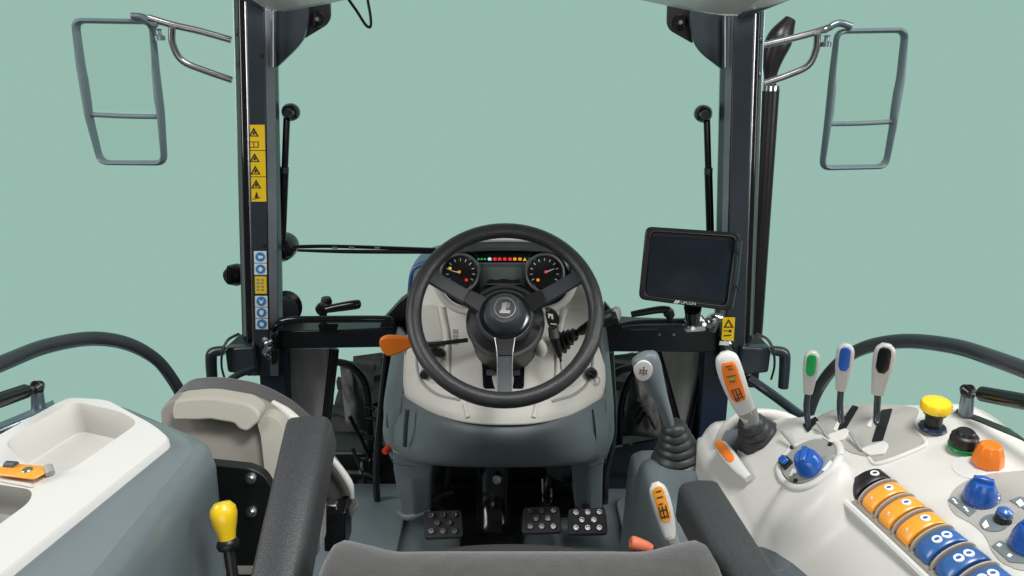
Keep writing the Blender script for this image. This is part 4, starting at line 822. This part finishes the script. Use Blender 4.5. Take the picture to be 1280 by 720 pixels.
# rim and pod
pq = rp([(974, 584), (990, 562), (1018, 549), (1042, 552), (1050, 566), (1040, 586), (1018, 603), (1000, 609), (982, 602)], 12)
obj('pod_seal', drape(pq, .0025), 'black_gloss', rc); 
pr_ = [(1012 + (x - 1012) * 1.08, 579 + (y - 579) * 1.09) for x, y in pq]; pr_.append(pr_[0])
obj('pod_rim', B().tube([hit(x, y, -.0015)[0] for x, y in pr_], .0075, 12, 1), 'white_plastic', rc, sharp=60)
obj('gate_ledge', B().tube([hit(x, y, .0)[0] for x, y in ((1086, 572), (1094, 580), (1112, 576), (1135, 567), (1156, 557), (1155, 548), (1143, 538))], [.003, .004, .0042, .0042, .004, .0035, .002], 10, 5), 'white_plastic', rc)
pq2 = [(x + (1012 - x) * .06, y + (578 - y) * .06 - .5) for x, y in pq]
obj('pod_plate', drape(pq2, .0045), 'grey_plastic', rc)
def rot_knob(px, py, r, h, m, name='rotary_knob', n=8, rt=.72, tilt=None, parent=None, facets=32):
    p, nr = hit(px, py, .004); ax = V(tilt).normalized() if tilt else (nr + V((0, 0, .5))).normalized()
    k = obj(name, B().lathe([(r * .9, -.004), (r, 0), (r * .97, h * .12), (r * .9, h * .5), (r * rt * 1.06, h * .86), (r * rt * .9, h), (0, h)], p, ax, facets), m, parent or rc, sharp=30 if facets < 20 else 50, bevel=.0012 if facets < 20 else 0)
    return k, p, ax, nr
def pointer(k, p, ax, r, h, m, ang):
    u = V((1, 0, 0)); u = (u - ax * u.dot(ax)).normalized(); v = ax.cross(u); d = u * math.cos(ang) + v * math.sin(ang); s = ax.cross(d)
    b = B().loft([[p + d * x * r + s * y * r * w_ + ax * z * h for x, y in ((-.7, -.26), (.74, -.26), (.74, .26), (-.7, .26))] for z, w_ in ((.3, 1.2), (1.0, 1.0), (1.22, .75))])
    obj('pointer_ridge', b, m, k, bevel=.002)
k, p, ax, nr = rot_knob(1015, 585, .024, .026, 'blue', rt=.74); pointer(k, p, ax, .022, .026, 'blue', 1.0)
obj('push_button', B().loft([[hit(x, y, d)[0] for x, y in rp([(975, 580), (985, 571), (994, 580), (984, 590)], 2)] for d in (.003, .008)]), 'black', rc, bevel=.001)
obj('push_button', B().loft([[hit(x, y, d)[0] for x, y in rp([(977, 579), (984, 572), (991, 579), (984, 586)], 3)] for d in (.006, .014)]), 'blue', rc, bevel=.003)
obj('printed_symbol', drape([(989, 597), (993, 588), (999, 590), (994, 597)], .0055, .001, 2), 'print_white', rc)
for x, y in ((992, 561), (1039, 558), (997, 603)): obj('screw', B().lathe([(0, .003), (.0035, .003), (.0045, 0)], *[hit(x, y, .004)[0]], hit(x, y)[1], 10), 'black', rc)
obj('dial_marks', drape([(1030, 590), (1040, 578), (1043, 580), (1034, 592)], .0055, .001, 2), 'sticker_white', rc)
# rocker switches
A0 = hit(1086, 612)[0]; A1 = hit(1207, 718)[0]; AL = (A1 - A0); LN = AL.length; AD = AL.normalized()
CR0 = hit(1140, 690)[0]; AX_ = hit(1180, 655)[0] - hit(1120, 672)[0]; AC = (AX_ - AD * AX_.dot(AD)).normalized(); AN = AC.cross(AD)
if AN.z < 0: AN = -AN
def tp_(l, c, h): return A0 + AD * l + AC * c + AN * h
tr = obj('switch_tray', B().loft([[tp_(l, c, h) for l, c in rp([(-.028, -.036), (LN + .10, -.036), (LN + .10, .036), (-.028, .036)], .01)] for h in (-.02, .002)]), 'beige_shade', rc, bevel=.002)
obj('switch_gap', B().loft([[tp_(l, c, h) for l, c in rp([(-.014, -.024), (LN + .09, -.024), (LN + .09, .034), (-.014, .034)], .006)] for h in (0, .006)]), 'gap_brown', tr)
obj('tray_lip', B().tube([tp_(-.030, .00, .003), tp_(-.030, -.034, .003), tp_(-.02, -.041, .003), tp_(LN * .5, -.041, .003), tp_(LN + .1, -.041, .003)], .006, 8, 5), 'white_gloss', rc)
PITCH = LN / 5
def arch(l0, l1, hw, ht, h0, n=22, th0=0.0, th1=math.pi):
    R = []
    for l in (l0, l0 + (l1 - l0) * .08, l0 + (l1 - l0) * .92, l1):
        e = 0 if l in (l0, l1) else .0018
        R.append([tp_(l, .005 - math.copysign(abs(math.cos(th0 + (th1 - th0) * j / n)), math.cos(th0 + (th1 - th0) * j / n)) * (hw + e), h0 + math.sin(th0 + (th1 - th0) * j / n) * (ht + e)) for j in range(n + 1)])
    return B().loft(R)
rx = lambda th: .005 - math.copysign(abs(math.cos(th)), math.cos(th)) * .0318
rz = lambda th: .002 + math.sin(th) * .0173
cols = ['black', 'orange_light', 'orange_light', 'orange_light', 'blue_grey', 'blue_grey', 'blue_grey']
for k in range(7):
    l = (k - .1) * PITCH * .98; m = cols[k]
    s = obj('rocker_switch', arch(l - PITCH * .36, l + PITCH * .30, .030, .0155, .002), m, tr, sharp=45)
    obj('switch_collar', arch(l + PITCH * .47, l + PITCH * .53, .0320, .0175, .001), 'collar', s, sharp=45)
    marks = [.45, .80] if k >= 4 else ([.95] if k == 0 else [.85])
    for j, th in enumerate(marks):
        th = math.pi * (.30 + .42 * th) if k >= 4 else math.pi * (.28 + .4 * th)
        cc = tp_(l - PITCH * .02, rx(th), rz(th)); nrm = (AC * -math.cos(th) * .0155 + AN * math.sin(th) * .030).normalized()
        obj('printed_disc', B().lathe([(0, .0012), (.0062, .0012), (.0066, -.001)], cc, nrm, 16), 'sticker_white', s)
        obj('disc_symbol', B().lathe([(0, .0018), (.0022, .0018), (.0024, .001)], cc, nrm, 8, sx=1.6), 'blue_grey' if k else 'print_black', s)
    if k in (1, 2, 3): 
        th = math.pi * .28; cc = tp_(l, rx(th), rz(th)); obj('printed_bar', B().tube([cc, cc + AN * .004 + AC * .003], .0012, 6, 1), 'sticker_white', s)
# grey overlay with blue knobs
ov = [(1184, 628), (1192, 612), (1210, 600), (1240, 592), (1290, 588), (1330, 600), (1330, 712), (1275, 714), (1252, 704), (1240, 690), (1232, 670), (1215, 655), (1192, 643)]
obj('overlay_panel', drape(rp(ov, 8), .0012, .002, 6), 'beige_grey', rc)
obj('overlay_ring', drape([(1227 + 25 * math.cos(a * math.pi / 12), 624 + 14 * math.sin(a * math.pi / 12)) for a in range(24)], .0026, .002, 3), 'slate', rc)
for a in range(-20, 130, 25): obj('scale_mark', drape([(1227 + 22 * math.cos(math.radians(a + q)) * s, 624 + 12.5 * math.sin(math.radians(a + q)) * s) for q, s in ((-7, .92), (7, .92), (7, 1.06), (-7, 1.06))], .0036, .001, 2), 'print_white', rc)
k, p, ax, nr = rot_knob(1225, 625, .0215, .030, 'blue', rt=.66, tilt=(-.12, -.12, 1)); pointer(k, p, ax, .017, .030, 'blue', 2.6)
obj('overlay_print', drape([(1185, 626), (1192, 622), (1220, 640), (1212, 647)], .0026, .001, 3), 'slate', rc)
for x, y in ((1193, 628), (1207, 638)): obj('printed_symbol', join(drape([(x - 3, y - 2), (x - 1, y - 3), (x + 3, y), (x + 1, y + 1)], .0036, .001, 2), drape([(x, y + 2), (x + 2, y + 1), (x + 5, y + 3), (x + 3, y + 4)], .0036, .001, 2)), 'print_white', rc)
obj('overlay_print', drape([(1243 + 18 * math.cos(a * math.pi / 10) + 0, 655 + 11 * math.sin(a * math.pi / 10)) for a in range(20)], .0026, .001, 3), 'slate', rc)
obj('printed_symbol', drape([(1228, 658), (1233, 652), (1237, 660), (1231, 663)], .0036, .001, 2), 'print_white', rc)
k, p, ax, nr = rot_knob(1254, 652, .0105, .008, 'black', rt=.9, tilt=(0, 0, 1)); obj('cap', B().lathe([(.0095, 0), (.009, .006), (.005, .0095), (0, .0105)], p + ax * .008, ax, 20), 'blue_grey', k)
obj('overlay_print', drape([(1240, 684), (1250, 677), (1285, 694), (1285, 706), (1262, 704)], .0026, .001, 3), 'slate', rc)
for x, y in ((1249, 684), (1262, 697), (1274, 692)): obj('printed_symbol', drape([(x - 3, y), (x, y - 3), (x + 4, y - 1), (x + 1, y + 2)], .0036, .001, 2), 'print_white', rc)
obj('overlay_print', drape([(1262, 627), (1275, 622), (1300, 630), (1300, 642), (1284, 640)], .0026, .001, 3), 'slate', rc)
obj('printed_symbol', drape([(1270, 630), (1276, 626), (1281, 633), (1275, 636)], .0036, .001, 2), 'print_white', rc)
k, p, ax, nr = rot_knob(1286, 684, .0215, .030, 'blue', rt=.72, tilt=(-.12, -.12, 1)); pointer(k, p, ax, .017, .030, 'blue', 2.2)
# orange knob, black button, yellow push-pull
obj('knob_surround', drape([(1228 + 38 * math.cos(a * math.pi / 14), 583 + 17 * math.sin(a * math.pi / 14)) for a in range(28)], .0010, .002, 3), 'white_gloss', rc)
k, p, ax, nr = rot_knob(1234, 580, .0215, .031, 'orange', rt=.70, tilt=(-.08, -.05, 1), facets=9)
k, p, ax, nr = rot_knob(1203, 562, .0195, .005, 'green', name='button_ring', rt=1.0, tilt=(-.05, -.05, 1)); 
obj('round_button', B().lathe([(.0185, .003), (.0195, .006), (.0195, .016), (.0185, .019), (.0185, .022), (.0165, .024), (.0135, .025), (.0130, .029), (.011, .031), (0, .031)], p, ax, 28), 'black', k)
k, p, ax, nr = rot_knob(1166, 537, .021, .005, 'navy', name='switch_base', rt=.85, tilt=(0, 0, 1))
ax2 = V((-.10, -.05, 1)).normalized()
obj('switch_stem', B().lathe([(.0135, .0), (.0125, .012), (.013, .024), (.017, .028), (.0185, .031), (.0185, .034), (.0, .034)], p, ax2, 24), 'black', k)
obj('yellow_cap', B().lathe([(.0185, .033), (.0225, .0355), (.0232, .043), (.0205, .0495), (.0145, .0520), (0, .0525)], p, ax2, 16), 'yellow', k)
obj('edge_groove', drape([(1196, 512), (1225, 522), (1262, 537), (1300, 555), (1300, 560), (1260, 543), (1222, 527), (1194, 516)], .002, .002, 2), 'black', rc)
obj('panel_seam', drape([(1196, 520), (1200, 517), (1206, 520), (1202, 523)], .002, .002, 2), 'grey_plastic', rc)

# slate hump carrying the gear lever
hp = obj('gear_pedestal', B().patch([[V((x, Y, z)) for x, z in ((.285, .02), (.29, .3), (.295, .455), (.315, .495), (.36, .505), (.42, .505), (.47, .50), (.50, .45), (.505, .02))] if Y < 1.40 else [V((x, Y, z)) for x, z in ((.30, .02), (.305, .2), (.31, .35), (.33, .38), (.36, .385), (.42, .385), (.47, .38), (.49, .34), (.495, .02))] for Y in (.75, .95, 1.2, 1.34, 1.46, 1.54)], 4, 4), 'slate', label='slate moulded pedestal under the gear lever boot', cat='pedestal', sharp=60)
def boot(parent, base, top, r0, r1, n, m='rubber', sx=1.0, exag=.24):
    base = V(base); top = V(top); prof_ = []
    L = (top - base).length
    for k in range(n):
        t0 = k / n; t1 = (k + .62) / n; t2 = (k + .98) / n; r = lambda t: r0 + (r1 - r0) * t ** .85
        ex2 = exag
        prof_ += [(r(t0) * 1.0, t0 * L), (r(t0) * 1.02, (t0 * .7 + t1 * .3) * L), (r(t1) * 1.0, t1 * L), (r(t1) * (1 - exag), t2 * L)]
    prof_.append((0, L)); return obj('boot', B().lathe(prof_, base, top - base, 32, sx=sx), m, parent, sharp=50)
# grey gear lever
gl_ = thing('gear_lever', PZ(848, 578, .505), 'grey gear lever with white shift pattern disc and black ridged boot', 'lever')
gb_ = PZ(848, 574, .505); gt_ = P(842, 528, 1.315)
boot(gl_, gb_, gt_, .061, .023, 6, 'boot_rubber')
fc = tocam(P(815, 480, 1.26))
gp = [P(837, 532, 1.315), P(833, 518, 1.305), P(826, 498, 1.29), P(817, 476, 1.275), P(810, 458, 1.265), P(805, 446, 1.262), P(803, 441, 1.263)]
obj('handle', B().grip(gp, [.011, .0125, .0155, .0225, .0275, .0265, .012], [.012, .014, .016, .019, .020, .018, .008], fc, n=22, e=2.1), 'slate', gl_, sharp=70)
gax = (gp[5] - gp[3]).normalized(); dn = (fc - gax * fc.dot(gax)).normalized(); dn = (dn + V((-.22, 0, 0))).normalized(); dc = P(804, 457, 1.264) + dn * .0185
dsk = obj('pattern_disc', B().lathe([(0, .003), (.012, .0028), (.024, .0015), (.0265, -.008)], dc, dn, 28, sx=.74), 'white_gloss', gl_)
du = V((1, 0, 0)); du = (du - dn * du.dot(dn)).normalized(); dv = dn.cross(du)
for a, c in (((0, -9), (0, 9)), ((-7, -3), (7, -3)), ((-6, 4), (6, 4)), ((-6, 4), (-7, -3)), ((6, 4), (5, -3))): obj('pattern_line', B().tube([dc + dn * .003 + du * a[0] * .001 + dv * a[1] * .001, dc + dn * .003 + du * c[0] * .001 + dv * c[1] * .001], .0008, 6, 1), 'print_black', dsk)
for x, y in ((-7, 5), (7, -4), (0, 11), (-7, -4), (6, 5)): obj('pattern_number', B().lathe([(0, .0008), (.0017, .0008), (.0018, 0)], dc + dn * .0026 + du * x * .001 + dv * y * .001, dn, 8), 'red' if x else 'print_black', dsk)
# white lever with orange insert
wlv = thing('range_lever', hit(955, 560)[0], 'tall white lever with orange pictogram insert and grey ridged boot', 'lever')
ring = [(903, 590), (898, 566), (906, 540), (922, 524), (944, 518), (975, 520), (1000, 530), (1012, 540)]
obj('boot_surround', B().tube([P(x, y, 1.24 - i * .006) for i, (x, y) in enumerate(ring)], [.008, .012, .013, .013, .013, .012, .010, .006], 12, 5, flat=.8), 'white_plastic', wlv)
obj('boot_well', B().lathe([(.0, .0), (.07, .0), (.078, .012)], P(952, 566, 1.17), (-.2, -.45, 1), 32), 'slate_dark', wlv)
boot(wlv, P(957, 560, 1.17), P(936, 524, 1.145), .058, .021, 6, 'boot_rubber')
fc = tocam(P(915, 480, 1.12))
gp = [P(937, 522, 1.14), P(930, 508, 1.13), P(920, 485, 1.12), P(912, 462, 1.115), P(908, 447, 1.113), P(906, 440, 1.114)]
obj('handle', B().grip(gp, [.015, .019, .0215, .0225, .019, .008], [.012, .013, .0145, .0145, .012, .006], fc, n=24, e=2.8), 'white_gloss', wlv, sharp=70)
obj('handle_base', B().grip([P(939, 527, 1.142), P(936, 518, 1.138), P(931.5, 510, 1.132)], [.0145, .0172, .0193], [.0125, .0133, .0138], fc, n=20, e=2.8), 'grey_plastic', wlv, sharp=70)
ip = [P(923, 495, 1.123), P(920, 488, 1.121), P(914, 470, 1.117), P(910, 454, 1.115), P(908.6, 448, 1.115)]
oi = obj('insert', B().grip(ip, [.010, .0135, .0145, .0130, .009], [.002, .003, .003, .003, .002], fc, n=20, e=4, push=.0135), 'orange', wlv, sharp=60)
def on_path(path, t, f, h):
    sp_ = spline(path, 8); k = min(len(sp_) - 2, max(1, int(t * (len(sp_) - 1)))); ax_ = (sp_[k + 1] - sp_[k - 1]).normalized(); g = (f - ax_ * f.dot(ax_)).normalized()
    return sp_[k] + g * h, ax_.cross(g), ax_, g
def picts(path, f, h, rows_, parent, r=.0009):
    for t, w0, w1 in rows_:
        c, sd, ax_, g = on_path(path, t, f, h); obj('pictogram', B().tube([c + sd * w0, c + sd * w1], r, 6, 1), 'print_black', parent)
    for w0 in (-.007, -.001, .006):
        a, sd, _, _ = on_path(path, .12, f, h); c, sd2, _, _ = on_path(path, .40, f, h); obj('pictogram', B().tube([a + sd * w0, c + sd2 * w0], r, 6, 1), 'print_black', parent)
picts(ip, fc, .0170, ((.12, -.007, -.003), (.20, -.008, .007), (.30, -.003, .008), (.40, -.008, .007), (.52, -.006, .005), (.62, -.008, .008), (.72, -.003, .006), (.82, -.006, .006)), oi)
obj('pictogram', B().lathe([(0, .001), (.0035, .001), (.0038, 0)], on_path(ip, .57, fc, .0168)[0], fc, 10), 'green', oi)
obj('stem', B().tube([P(935, 522, 1.143), P(940, 534, 1.15)], .011, 12, 1), 'black', wlv)
def small_lever(name, label, pts, ws, ts, insert, m_in, stem=None, m_h='white_gloss', base=None, e=2.6, push=.8):
    t = thing(name, pts[0] if base is None else base, label, 'lever', 'thin valve levers on the console' if name == 'valve_lever' else None); f = tocam(pts[len(pts) // 2])
    h = obj('handle', B().grip(pts, ws, ts, f, n=20, e=e), m_h, t, sharp=70)
    a, c = insert; sp_ = spline(pts, 8); n_ = len(sp_) - 1; wsp = spline(list(ws), 8); i0, i1 = int(a * n_), int(c * n_); q = sp_[i0:i1 + 1:2]
    ww = [wsp[i0 + 2 * j] * .62 * (1 if 0 < j < len(q) - 1 else .55) for j in range(len(q))]
    ii = obj('insert', B().grip(q, ww, [.0022] * len(q), f, k=2, n=16, e=4, push=max(ts) * push), m_in, t, sharp=60)
    if stem: obj('stem', B().tube(stem, .0055, 10, 4), 'paint', t)
    return t, ii, f, q
# three valve levers
def valve(label, px_top, px_bot, m, base, kink, wd, Y):
    hb_ = hit(*base)[0]
    top_ = P(*px_top, Y); bot_ = P(*px_bot, Y + .005); d = top_ - bot_
    pts = [bot_, bot_ + d * .25, bot_ + d * .6, bot_ + d * .88, top_]
    return small_lever('valve_lever', label, pts, [wd * .6, wd * .78, wd, wd * .95, wd * .45], [.007, .008, .009, .008, .004], (.42, .92), m, m_h='silver', stem=[bot_ + d * .06, P(*kink, Y + .01), hb_ - V((0, 0, .012))], base=hb_)
valve('thin white lever with green insert beside the white range lever', (1016, 439), (1010, 491), 'green', (1014, 535), (1008, 512), .0130, 1.09)
valve('thin white lever with blue insert between the green and black ones', (1058, 430), (1051, 487), 'blue', (1056, 533), (1050, 512), .0140, 1.06)
valve('thin grey lever with black insert closest to the yellow cap', (1108, 430), (1097, 492), 'black_gloss', (1100, 547), (1096, 522), .0160, 1.02)
t, ii, f, q = small_lever('seat_side_lever', 'short white lever with orange insert standing beside the driver seat', [P(838, 672, 1.05), P(834, 655, 1.06), P(828, 632, 1.07), P(822, 612, 1.08), P(819, 603, 1.085)], [.011, .0155, .018, .0165, .007], [.009, .010, .011, .010, .005], (.34, .90), 'orange_light', [P(838, 670, 1.05), P(844, 690, 1.04), P(850, 720, 1.03)])
picts(q, f, .0122, ((.15, -.006, .006), (.30, -.006, .006), (.45, -.006, .002), (.62, -.006, .006), (.8, -.004, .006)), ii)
obj('lever_base', B().grip([P(846, 686, 1.045), P(842, 678, 1.048), P(837, 668, 1.052)], [.010, .0115, .012], [.009, .009, .009], f, n=16), 'grey_plastic', t, sharp=70)
small_lever('flat_lever', 'low white lever with orange insert lying beside the grey boot', [hit(941, 602, .010)[0], hit(932, 592, .018)[0], hit(921, 578, .022)[0], hit(911, 566, .022)[0], hit(907, 561, .020)[0]], [.008, .012, .015, .0135, .006], [.007, .008, .009, .008, .004], (.35, .92), 'orange')
rk = thing('seat_adjuster', P(800, 686, 1.0), 'small salmon coloured tapered knob beside the driver seat', 'knob')
obj('knob', B().tube([P(788, 678, .98), P(792, 679, .98), P(806, 683, .98), P(814, 686, .98)], [.009, .0125, .0105, .008], 16, 4), 'salmon', rk)
obj('stem', B().tube([P(812, 685.5, .98), P(824, 690, .97), P(835, 705, .95)], .005, 8), 'black', rk)

# ================================================================== WHEEL ARCH RAILS AND DOOR STRUTS
def rail(name, label, pts, ys):
    t = thing(name, P(*pts[0], ys[0]), label, 'rail', 'curved door frame rails')
    p3 = [P(x, y, Y) for (x, y), Y in zip(pts, ys)]
    obj('rubber_tube', B().tube(p3, .0125, 14, 6), 'rail_rubber', t)
    obj('inner_trim', B().tube([p + V((0, -.005, -.0125)) for p in p3], .003, 8, 6), 'steel_blue', t)  # trim line that also paints the pale highlight under the rail
    obj('ridge', B().tube([p + V((0, -.0125, .002)) for p in p3], .0022, 6, 6), 'paint', t)
rail('door_rail', 'black curved door frame rail behind the white tray', [(232, 505), (218, 478), (195, 449), (160, 429), (115, 422), (60, 431), (10, 450), (-60, 480)], [1.40, 1.38, 1.35, 1.30, 1.24, 1.15, 1.05, .95])
rail('door_rail', 'black curved door frame rail behind the three thin levers', [(1008, 525), (1022, 488), (1046, 456), (1080, 434), (1130, 425), (1190, 431), (1240, 446), (1300, 468)], [1.42, 1.40, 1.35, 1.30, 1.22, 1.12, 1.03, .95])
def dstrut(label, joint, base, far, Yj, Yf):
    t = thing('door_strut', P(*base, Yj), label, 'strut', 'door gas struts'); j = P(*joint, Yj); f = P(*far, Yf); d = (f - j)
    obj('bracket', B().tube([P(*base, Yj + .005), j], [.011, .009], 12, 1), 'steel_blue', t)
    obj('ball', B().lathe([(0, -.012), (.008, -.010), (.0125, 0), (.008, .010), (0, .012)], j, (0, 1, 0), 18), 'black_gloss', t)
    obj('rod', B().tube([j, j + d * .30], .0048, 10, 1), 'steel', t)
    obj('cylinder', B().tube([j + d * .25, j + d * 1.6], .0125, 14, 1), 'black_gloss', t)
dstrut('black gas strut on a steel bracket beside the white tray', (46, 484), (48, 512), (-20, 507), 1.04, .92)
dstrut('black gas strut on a steel bracket beside the yellow cap', (1210, 489), (1207, 517), (1290, 504), .99, .88)
sl = obj('door_sill', B().patch([[PZ(-60, 552, .80), PZ(0, 528, .80), PZ(50, 507, .80), PZ(66, 500, .80)], [PZ(-60, 560, .80), PZ(0, 537, .80), PZ(50, 517, .80), PZ(70, 508, .80)]], 4, 3), 'steel_blue', label='pale steel door sill strip beside the white tray', cat='sill', solid=.01)
